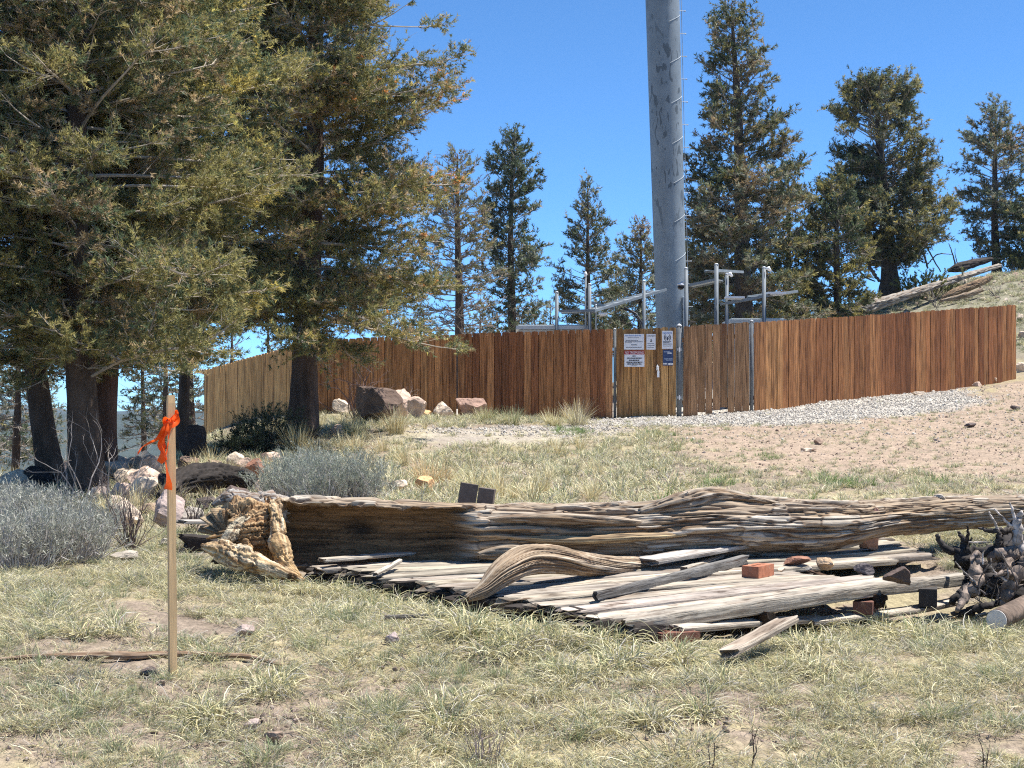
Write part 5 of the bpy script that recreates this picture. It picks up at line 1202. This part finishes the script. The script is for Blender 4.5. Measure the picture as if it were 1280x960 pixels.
rock(0, 0, 40, 22, (.42, .22, .13), 'rust coloured flat stone on the boards below the log', 47, at=deck(1088, 693), sink=.02)
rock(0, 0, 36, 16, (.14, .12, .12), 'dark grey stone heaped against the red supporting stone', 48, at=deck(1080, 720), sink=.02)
rock(0, 0, 44, 30, (.12, .085, .07), 'dark brown stone at the broken gap in the deck boards', 49, at=deck(1128, 738), sink=.02)
rock(0, 0, 14, 10, (.5, .28, .2), 'little red stone resting on the log above the red supporting stone', 50, at=P(1094, 645, 10.12), sink=.0)
rock(0, 0, 20, 7, GRR, 'grey bit of stone on top of the thin end of the log', 51, at=P(1175, 626, 10.62), sink=.0)
rock(1090, 768, 18, 8, PK, 'pink pebble sized stone in the grass in front of the edge beam', 52)
for i, (px, py, w, h, lb) in enumerate([(1240, 478, 20, 8, 'low pink stone at the foot of the last fence boards'), (1262, 473, 18, 12, 'pink stone touching the end post of the fence'), (1278, 466, 16, 16, 'pink stone outside the end of the fence'), (1279, 425, 14, 12, 'pale stone on the slope outside the end of the fence'),
                                        (1276, 402, 14, 10, 'small stone high beside the end of the fence'), (1222, 483, 14, 6, 'tiny stone where the gravel meets the last fence boards'), (1150, 494, 18, 6, 'thin pink stone by the fence foot above the gravel')]):
    rock(px, py, w, h, PK if i % 2 else PKL, lb, 60 + i, sub=3)
for i, (px, py, w, h, c_, lb) in enumerate([(1023, 556, 14, 9, BRR, 'dark little stone with a pointed tip in the pink dirt'), (1214, 535, 18, 7, DKR, 'dark flat stone in the dirt farther along the slope'), (1010, 564, 30, 5, PKL, 'pale flat stone in the pink dirt'), (1270, 512, 16, 6, DKR, 'dark stone in the pink dirt under the fence end')]):
    rock(px, py, w, h, c_, lb, 75 + i, sub=3)
for i, (px, py, w, h, c_, lb) in enumerate([
    (88, 600, 34, 30, BRR, 'brown rock wedged between the leaning trunk and the middle trunk'), (148, 596, 36, 30, PK, 'pink rock leaning on the grey block by the reddish trunk'), (182, 588, 30, 24, PKL, 'cream rock just behind the survey stake under the ribbon knot'),
    (176, 614, 46, 30, PK, 'broad pink rock in the middle of the pile under the ribbon tail'), (200, 624, 40, 28, PKL, 'cream rock above the flat faced boulder'), (228, 612, 34, 26, BRR, 'brown rock just past the survey stake, above the black rock'),
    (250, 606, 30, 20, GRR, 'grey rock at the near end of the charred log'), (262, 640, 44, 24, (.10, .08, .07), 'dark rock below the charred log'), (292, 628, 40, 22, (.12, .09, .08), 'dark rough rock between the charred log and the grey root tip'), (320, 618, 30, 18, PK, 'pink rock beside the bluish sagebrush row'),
    (140, 646, 40, 26, PKL, 'large pale rock showing through the dark twigs'), (120, 632, 34, 24, PK, 'pink rock between the sagebrush and the middle trunk'), (186, 646, 34, 22, BRR, 'brown rock wedged above the flat faced boulder and the pale rocks'), (238, 652, 30, 20, GRR, 'grey rock beside the short grey board'),
    (345, 596, 26, 16, PKL, 'cream stone at the uphill side of the bluish sagebrush'), (258, 622, 26, 18, PKL, 'small cream rock lodged against the charred log'), (34, 620, 40, 20, BRR, 'brown rock in front of the broad pale boulder')]):
    rock(px, py, w, h, c_, lb, 200 + i)
# dirt clods where the soil is broken
def clods():
    g = np.random.default_rng(12); pts = []
    for px, py, n, sx, sy in ((315, 905, 60, .16, .16), (355, 890, 40, .1, .12), (490, 830, 50, .07, .3), (505, 875, 60, .18, .14), (300, 800, 16, .1, .1), (235, 870, 20, .15, .1), (900, 935, 40, .15, .15), (470, 905, 24, .12, .1), (60, 930, 20, .2, .1)):
        p = G(px, py); pts.append(np.stack([p[0] + g.normal(0, sx, n), p[1] + g.normal(0, sy, n)], -1))
    q = np.concatenate(pts); q = q[::2]; n = len(q); s = g.uniform(.016, .048, n)
    instancer('dirt_clods', np.stack([q[:, 0], q[:, 1], ground_h(q[:, 0], q[:, 1]) + s * .1], -1), g.integers(0, 3, n), np.stack([s, s, s * .8], -1), [pebble('clod', 31, (.42, .33, .26)), pebble('clod', 32, (.35, .27, .21)), pebble('clod', 33, (.43, .33, .28))], tilt=.8)
clods()
# charred log in the rock pile
gnarl('charred_log', [(200, 622, 14.3, .05), (225, 604, 15, .11), (250, 597, 15.5, .14), (280, 597, 16, .13), (305, 600, 16.2, .11), (322, 606, 16.4, .04)], 'black charred log lying in front of the boulders near the pale fence side', 'log', ns=110, nt=60, seed=31, cols=(CHAR * 1.6, CHAR, CHAR * .6), amp=.25, crack=.25, kx=3, mat_=M_black)
twiggy('shade_shrub', G(335, 566), 120, .62, 1.9, 'dark green low shrub added for the deep shade beside the lone trunk', 171, pal=DARK, leafn=9000, leaf=(.035, .012), r=.006, lean0=.6, fork=3, base_r=.3, twig_c=(.06, .045, .035))  # low shrubs added to stand for the black shade and duff here
twiggy('shade_shrub', G(303, 572), 90, .42, 1.9, 'dark low shrub added for the shade at the foot of the pale fence side', 172, pal=DARK, leafn=6000, leaf=(.035, .012), r=.006, lean0=.6, fork=3, base_r=.25, twig_c=(.06, .045, .035))
# ------------------------------------------------------------------ fallen trunks on the hillside
hill_w = dict(amp=.2, crack=.3, kx=1.2, mat_=M_wood)
gnarl('dead_log', [(1066, 387, 46.6, .08), (1080, 385, 46.8, .22), (1110, 376, 47.2, .16), (1150, 363, 48, .13), (1200, 347, 49.5, .11), (1250, 332, 51, .07)], 'long bleached fallen trunk on the hillside with dark hollow butt end', 'log', ns=160, nt=48, seed=41, cols=(PALE * .9, GRYW * .8, BRN), **hill_w)
gnarl('dead_log', [(1178, 372, 48.0, .05), (1192, 366, 48.1, .12), (1215, 357, 48.4, .13), (1232, 350, 48.7, .11), (1240, 346, 48.8, .05)], 'short broken brown trunk beside the yellow green shrub on the hillside', 'log', ns=90, nt=40, seed=42, cols=(TANW, TANW * .8, BRN), **hill_w)
gnarl('dead_log', [(1186, 338, 50.5, .06), (1200, 334, 50.6, .15), (1222, 328, 51, .13), (1240, 324, 51.4, .06)], 'black burnt piece of trunk topmost on the hillside', 'log', ns=70, nt=36, seed=43, cols=(CHAR * 2, CHAR, CHAR), **hill_w)
gnarl('dead_log', [(1176, 376, 47.5, .04), (1205, 370, 47.6, .09), (1228, 362, 47.8, .07)], 'pale splintered trunk piece lowest beside the yellow green shrub', 'log', ns=60, nt=32, seed=44, cols=(PALE, TANW, BRN), **hill_w)
gnarl('dead_log', [(998, 408, 44, .05), (1025, 399, 45, .10), (1050, 392, 46, .09), (1064, 386, 47, .04)], 'thin grey fallen trunk just showing over the fence below the bushy evergreen', 'log', ns=60, nt=24, seed=45, cols=(GRYW, TANW, BRN), **hill_w)
def branchy(name, paths, label, seed, col, cat='branch', mat_=None):
    mb = MB(); g = np.random.default_rng(seed)
    for pth in paths:
        c = np.array([np.append(P(*r[:3]), r[3]) for r in pth]); s = spline(c, 26); s[:, :3] += .25 * s[:, 3:4] * g.normal(0, 1, (26, 3)); 
        V, q, t, uv = tube(s[:, :3], s[:, 3], 9); V = V + (nrm(V - V.mean(0)) * (fbm(V * 30, 2, seed) * s[:, 3].mean() * .3)[:, None]); cc = np.asarray(col) * np.clip(1 + 1.6 * fbm(V * 40, 3, seed), .3, 2.2)[:, None]
        mb.add(V, [q, t], np.clip(cc, .01, .9), uv)
    return solo(name, mb.mesh(name, mat_ or M_twig, True), label, cat)
branchy('dead_branches', [[(1122, 330, 50, .05), (1140, 305, 50, .05), (1152, 312, 50, .04), (1160, 335, 50, .03)], [(1138, 308, 50, .03), (1150, 296, 50, .025), (1160, 312, 50, .025), (1176, 340, 50, .02)], [(1160, 330, 50, .02), (1172, 318, 50, .02), (1190, 318, 50, .01)],
                         [(1195, 333, 51, .03), (1190, 315, 51, .02), (1186, 304, 51, .012)], [(1197, 330, 51, .02), (1194, 318, 51, .012), (1194, 310, 51, .008)], [(1100, 352, 50, .05), (1088, 335, 50, .06), (1080, 312, 50, .05), (1070, 300, 50, .03)], [(1094, 352, 50, .02), (1080, 345, 50, .03), (1072, 335, 50, .02)]],
        'arched bare dead branches on the hilltop beside the broad evergreen', 46, (.13, .11, .095))
# ------------------------------------------------------------------ brush pile at the east side of the platform
BK = (.035, .03, .028)
branchy('burnt_branch', [[(1171, 668, 8.5, .011), (1178, 680, 8.5, .018), (1192, 690, 8.5, .026), (1215, 691, 8.5, .030), (1242, 687, 8.5, .030), (1265, 680, 8.6, .03), (1295, 670, 8.7, .03)],
                         [(1206, 690, 8.5, .03), (1206, 678, 8.5, .018), (1198, 664, 8.5, .007)], [(1207, 680, 8.5, .015), (1210, 668, 8.45, .008), (1209, 658, 8.45, .005)], [(1210, 682, 8.5, .01), (1215, 672, 8.5, .004)],
                         [(1202, 690, 8.5, .03), (1204, 702, 8.5, .045), (1212, 708, 8.5, .03)], [(1245, 690, 8.5, .02), (1250, 676, 8.5, .02), (1252, 664, 8.5, .008)]], 'black burnt forked branch with a hooked tip on the brush pile', 51, BK, mat_=M_black)
MOT = (.21, .165, .135)
branchy('bark_branch', [[(1220, 694, 8.3, .036), (1222, 706, 8.3, .040), (1222, 720, 8.25, .038), (1218, 733, 8.2, .034), (1210, 742, 8.2, .034), (1203, 752, 8.15, .022), (1196, 764, 8.1, .012)]], 'mottled grey branch with flaking bark hanging down in the brush pile', 52, MOT, mat_=M_bark)
branchy('bark_branch', [[(1240, 698, 8.4, .03), (1262, 692, 8.4, .045), (1295, 694, 8.5, .05)], [(1246, 712, 8.35, .02), (1262, 706, 8.35, .035), (1295, 716, 8.4, .04)]], 'two thick mottled branches lying across the brush pile', 53, MOT, mat_=M_bark)
branchy('pale_branch', [[(1276, 640, 8.4, .012), (1272, 660, 8.4, .026), (1276, 690, 8.4, .030), (1284, 720, 8.4, .03)], [(1262, 628, 8.4, .005), (1268, 645, 8.4, .009), (1273, 662, 8.4, .012)], [(1243, 636, 8.4, .004), (1254, 648, 8.4, .007), (1264, 658, 8.4, .008)], [(1236, 640, 8.45, .004), (1243, 652, 8.45, .006), (1248, 664, 8.45, .008)]], 'whitish upright branch at the edge of the view in the brush pile', 54, (.38, .34, .31))
branchy('burnt_branch', [[(1222, 660, 8.45, .006), (1240, 664, 8.45, .014), (1265, 662, 8.5, .016), (1295, 655, 8.5, .016)], [(1248, 664, 8.45, .010), (1249, 675, 8.45, .016), (1244, 690, 8.45, .012)], [(1249, 675, 8.45, .008), (1262, 692, 8.5, .008), (1275, 700, 8.5, .01)]], 'thin dark branch reaching level from the top of the brush pile', 55, (.06, .05, .045), mat_=M_black)
branchy('burnt_branch', [[(1232, 712, 8.7, .03), (1250, 735, 8.6, .05), (1275, 752, 8.6, .06), (1300, 760, 8.6, .05)], [(1235, 745, 8.6, .02), (1255, 725, 8.7, .04), (1300, 715, 8.8, .06)], [(1190, 768, 8.2, .012), (1208, 765, 8.2, .022), (1232, 758, 8.2, .02), (1262, 750, 8.3, .014)], [(1225, 735, 8.8, .04), (1262, 738, 8.9, .06), (1300, 745, 9, .06)]],
        'dark tangle of burnt limbs at the heart of the brush pile', 56, BK, mat_=M_black)
g = np.random.default_rng(77)
for i in range(9):
    x0 = g.uniform(1205, 1275); y0 = g.uniform(675, 760); an = g.uniform(-2.6, .6); L = g.uniform(22, 55)
    lbs = ['thin curled twig lowest in the brush pile', 'thin twig crossing the mottled branch', 'fine twig springing from the top of the brush pile', 'bent twig between the two mottled branches', 'fine pale twig over the dark tangle', 'short twig beside the hanging mottled branch', 'wiry twig pointing uphill from the brush pile', 'dry twig lying over the flat slab', 'thin twig leaning on the whitish upright branch']
    branchy('twig', [[(x0, y0, 8.1, .005), (x0 + L * .5 * math.cos(an) + g.normal(0, 4), y0 + L * .5 * math.sin(an), 8.1, .004), (x0 + L * math.cos(an), y0 + L * math.sin(an), 8.05, .0025)]], lbs[i], 80 + i, [(.35, .31, .28), (.12, .1, .09)][i % 2], cat='twig')
branchy('burnt_branch', [[(1196, 690, 8.9, .02), (1215, 715, 8.8, .04), (1240, 735, 8.8, .06), (1285, 740, 8.9, .07)], [(1240, 735, 8.8, .05), (1250, 700, 8.9, .06), (1262, 668, 9.0, .04), (1270, 650, 9.0, .015)], [(1215, 715, 8.8, .03), (1210, 735, 8.7, .035), (1190, 750, 8.6, .02)]],
        'thick burnt limb forming the dark back of the brush pile', 57, BK, mat_=M_black)
branchy('bark_branch', [[(1255, 755, 8.2, .02), (1262, 735, 8.2, .035), (1275, 712, 8.25, .04), (1292, 690, 8.3, .04)], [(1270, 722, 8.22, .02), (1255, 716, 8.1, .014), (1244, 720, 8.0, .006)]], 'mottled branch rising steeply beside the sawn log', 58, MOT, mat_=M_bark)
twiggy('twig_bunch', P(1262, 735, 8.5), 26, .42, 1.6, 'spray of fine dead twigs sprouting out of the brush pile', 59, cat='twigs', r=.004, lean0=.8, fork=4, twig_c=(.16, .13, .11), base_r=.1, wob=.25)
twiggy('twig_bunch', P(1235, 752, 8.3), 14, .26, 1.6, 'low spray of fine twigs in front of the dark tangle', 60, cat='twigs', r=.0035, lean0=1.0, fork=4, twig_c=(.24, .20, .17), base_r=.06, wob=.25)
# sawn log end
def sawn():
    root = thing('cut_log', G(1262, 790), 'sawn log with a pale cut face at the lower corner of the brush pile', 'log')
    a = P(1246, 775, 7.75); b = P(1320, 738, 8.5); n = 30; pts = a + (b - a) * np.linspace(0, 1, n)[:, None]; V, q, t, uv = tube(pts, .054, 28)
    V = V + nrm(V - a) * 0; c = np.array((.17, .125, .095)) * (1 + .4 * fbm(V * 30, 3, 4))[:, None]
    child('log_bark', mesh_np('log_bark', V, [q, t], [M_bark], None, np.clip(c, .01, 1), None, uv, True), root)
    ex = nrm(a - b); pts = np.array([a + ex * -.002, a + ex * .006]); V, q, t, uv = tube(pts, .0515, 28); child('cut_face', mesh_np('cut_face', V, [q, t], [mat('cut_wood', rough=.8, var=.15, nscale=30, bump=0)], None, np.tile((.62, .58, .54), (len(V), 1)), None, uv), root)
sawn()
for i, (px, py, s, lb) in enumerate([(1212, 765, 431, 'orange brown wood chip in front of the brush pile'), (1225, 770, 432, 'pale wood chip beside the sawn log'), (1203, 772, 433, 'splinter of wood between the bleached plank and the sawn log')]):
    p = G(px, py); plank('wood_chip', p + [-.04, 0, .02], p + [.06, .03, .035], .05, .015, lb, s, cat='wood chip', col=(TANW, PALE, ORN * .8)[i], ns=12, nt=12)

# ------------------------------------------------------------------ survey stake and ribbon
sp = G(216, 853); top = (HZ - 494) / F * sp[1]
st = thing('survey_stake', sp, 'upright wooden survey stake driven into the meadow', 'stake')
def stake():
    mb = MB(); n = 40; z = np.linspace(sp[2] - .12, top, n); V = []; w = .0155; rot = .5
    x0 = sp[0]; x1 = P(213.5, 494, sp[1])[0]
    for k, zz in enumerate(z):
        f = (zz - sp[2]) / (top - sp[2]); ww = w * (1 - .14 * sm(.97, 1, f)) * (1 + .02 * math.sin(zz * 23)); cx = x0 + (x1 - x0) * f
        for a, b in ((-1, -.85), (1, -.85), (1, .85), (-1, .85)): V.append((cx + ww * (a * math.cos(rot) - b * math.sin(rot)), sp[1] + ww * (a * math.sin(rot) + b * math.cos(rot)), zz))
    V = np.array(V); q = np.array([[4 * k + j, 4 * k + (j + 1) % 4, 4 * k + 4 + (j + 1) % 4, 4 * k + 4 + j] for k in range(n - 1) for j in range(4)]); q = np.vstack([q, [[4 * n - 4, 4 * n - 3, 4 * n - 2, 4 * n - 1]]])
    mb.add(V, [q], (.62, .42, .22)); child('stake_shaft', mb.mesh('stake_shaft', M_stake), st)
stake()
rb = thing('flagging_ribbon', P(213, 525, sp[1]), 'bright orange flagging ribbon knotted near the top of the survey stake', 'ribbon')
def strip(ctrl, w, tw0, tw1, seed, nm='ribbon_tail'):
    c = spline(np.array([P(*r) for r in ctrl]), 46); T, S, U = frames(c, (0, 1, .2)); u = np.linspace(0, 1, 46); a = tw0 + (tw1 - tw0) * u + .8 * fbm(np.stack([u * 5, u * 0, u * 0 + seed], -1), 2, seed)
    dvec = np.cos(a)[:, None] * S + np.sin(a)[:, None] * U; wv = (w * (.75 + .25 * np.cos(u * 9 + seed)))[:, None] / 2; nrm_ = np.cross(T, dvec) * (.004 * np.sin(u * 14))[:, None]
    V = np.stack([c - dvec * wv, c + nrm_, c + dvec * wv], 1).reshape(-1, 3); b = np.arange(45)[:, None] * 3; f = np.concatenate([np.stack([b + j, b + j + 1, b + j + 4, b + j + 3], -1).reshape(-1, 4) for j in range(2)])
    me = mesh_np(nm, V, [f], [M_ribbon], None, np.tile((.95, .13, .015), (len(V), 1)), smooth=True); child(nm, me, rb)
D = sp[1] - .02
strip([(209, 527, D - .01), (206, 530, D), (213, 533, D - .03), (221, 527, D - .01), (220, 520, D), (214, 524, D - .035), (208, 528, D)], .028, .2, 1.0, 1, 'knot')
strip([(219, 520, D - .02), (214, 527, D - .035), (208, 523, D - .02), (207, 530, D + .02), (216, 531, D + .03), (220, 523, D)], .03, .4, 2.2, 2, 'knot')
strip([(210, 528, D - .03), (204, 535, D - .03), (201, 543, D - .03), (196, 549, D - .02), (186, 554, D), (178, 559, D), (173, 566, D - .01), (171, 568, D)], .020, 0, 2.2, 3)
strip([(212, 530, D - .035), (206, 540, D - .04), (202, 552, D - .035), (203, 562, D - .035), (206, 572, D - .035), (209, 590, D - .03), (211, 604, D - .03), (210, 612, D - .03)], .040, .3, 2.6, 4)
strip([(211, 530, D - .04), (209, 540, D - .045), (204, 548, D - .05), (201, 556, D - .045), (204, 566, D - .045), (202, 574, D - .04), (199, 578, D - .04)], .03, 1.0, 3.2, 5)
strip([(213, 528, D - .035), (211, 545, D - .035), (209, 560, D - .035), (208, 575, D - .03)], .018, .5, 2.0, 6)
strip([(219, 522, D - .01), (222, 518, D - .01), (221, 514, D), (219, 518, D)], .018, 0, .8, 7)
# ------------------------------------------------------------------ thin air over the far valley
def haze():
    mb = MB(); mb.box((0, 0, -17), (7200, 7200, 94), None, (1, 1, 1))
    m = bpy.data.materials.new('haze_air'); m.use_nodes = True; nt = m.node_tree; nt.nodes.clear()
    o = nt.nodes.new('ShaderNodeOutputMaterial'); v = nt.nodes.new('ShaderNodeVolumePrincipled'); v.inputs['Color'].default_value = (.62, .80, 1, 1); v.inputs['Density'].default_value = 1.6e-4; v.inputs['Anisotropy'].default_value = .2
    nt.links.new(v.outputs[0], o.inputs['Volume'])
    link('haze', mb.mesh('haze', m), kind='stuff')
haze()
# ------------------------------------------------------------------ camera, light, sky
cam = bpy.data.cameras.new('camera'); co = bpy.data.objects.new('camera', cam); COL.objects.link(co)
co.location = (0, 0, 0); co.rotation_euler = (PI / 2, 0, 0)
cam.sensor_width = 36; cam.lens = F / 1280 * 36; cam.shift_y = 40 / 1280; cam.clip_start = .05; cam.clip_end = 30000
scene.camera = co
EL = math.radians(66); AZ = math.radians(80)      # azimuth measured from +Y (view direction) towards +X
sun = bpy.data.lights.new('sun', 'SUN'); sun.energy = 5.0; sun.angle = math.radians(.53); sun.color = (1, .955, .885)
so = bpy.data.objects.new('sun', sun); COL.objects.link(so)
sd = Vector((math.cos(EL) * math.sin(AZ), math.cos(EL) * math.cos(AZ), math.sin(EL))); so.rotation_euler = (-sd).to_track_quat('-Z', 'Y').to_euler(); so.location = (20, 20, 40)
w = bpy.data.worlds.new('World'); scene.world = w; w.use_nodes = True; N = w.node_tree.nodes; L = w.node_tree.links; N.clear()
sky = N.new('ShaderNodeTexSky'); sky.sky_type = 'NISHITA'; sky.sun_disc = False; sky.sun_elevation = EL; sky.sun_rotation = AZ
sky.altitude = 3000; sky.air_density = .64; sky.dust_density = 0; sky.ozone_density = 8.0
bg = N.new('ShaderNodeBackground'); bg.inputs[1].default_value = .13; wo = N.new('ShaderNodeOutputWorld'); tn = N.new('ShaderNodeVectorMath'); tn.operation = 'MULTIPLY'; tn.inputs[1].default_value = (.80, 1.06, 1.08); L.new(sky.outputs[0], tn.inputs[0]); L.new(tn.outputs[0], bg.inputs[0]); L.new(bg.outputs[0], wo.inputs[0])
vs = scene.view_settings; vs.view_transform = 'Standard'; vs.look = 'None'; vs.exposure = 0.88; vs.gamma = 1; vs.use_curve_mapping = False
scene.render.film_transparent = False
cy = scene.cycles; cy.max_bounces = 5; cy.volume_bounces = 0; cy.diffuse_bounces = 3; cy.transmission_bounces = 3; cy.glossy_bounces = 2; cy.transparent_max_bounces = 4
cy.use_adaptive_sampling = True; cy.adaptive_threshold = .01; cy.use_denoising = False; cy.pixel_filter_type = 'BLACKMAN_HARRIS'; cy.filter_width = 1.15; cy.sample_clamp_indirect = 4
scene.render.use_persistent_data = False
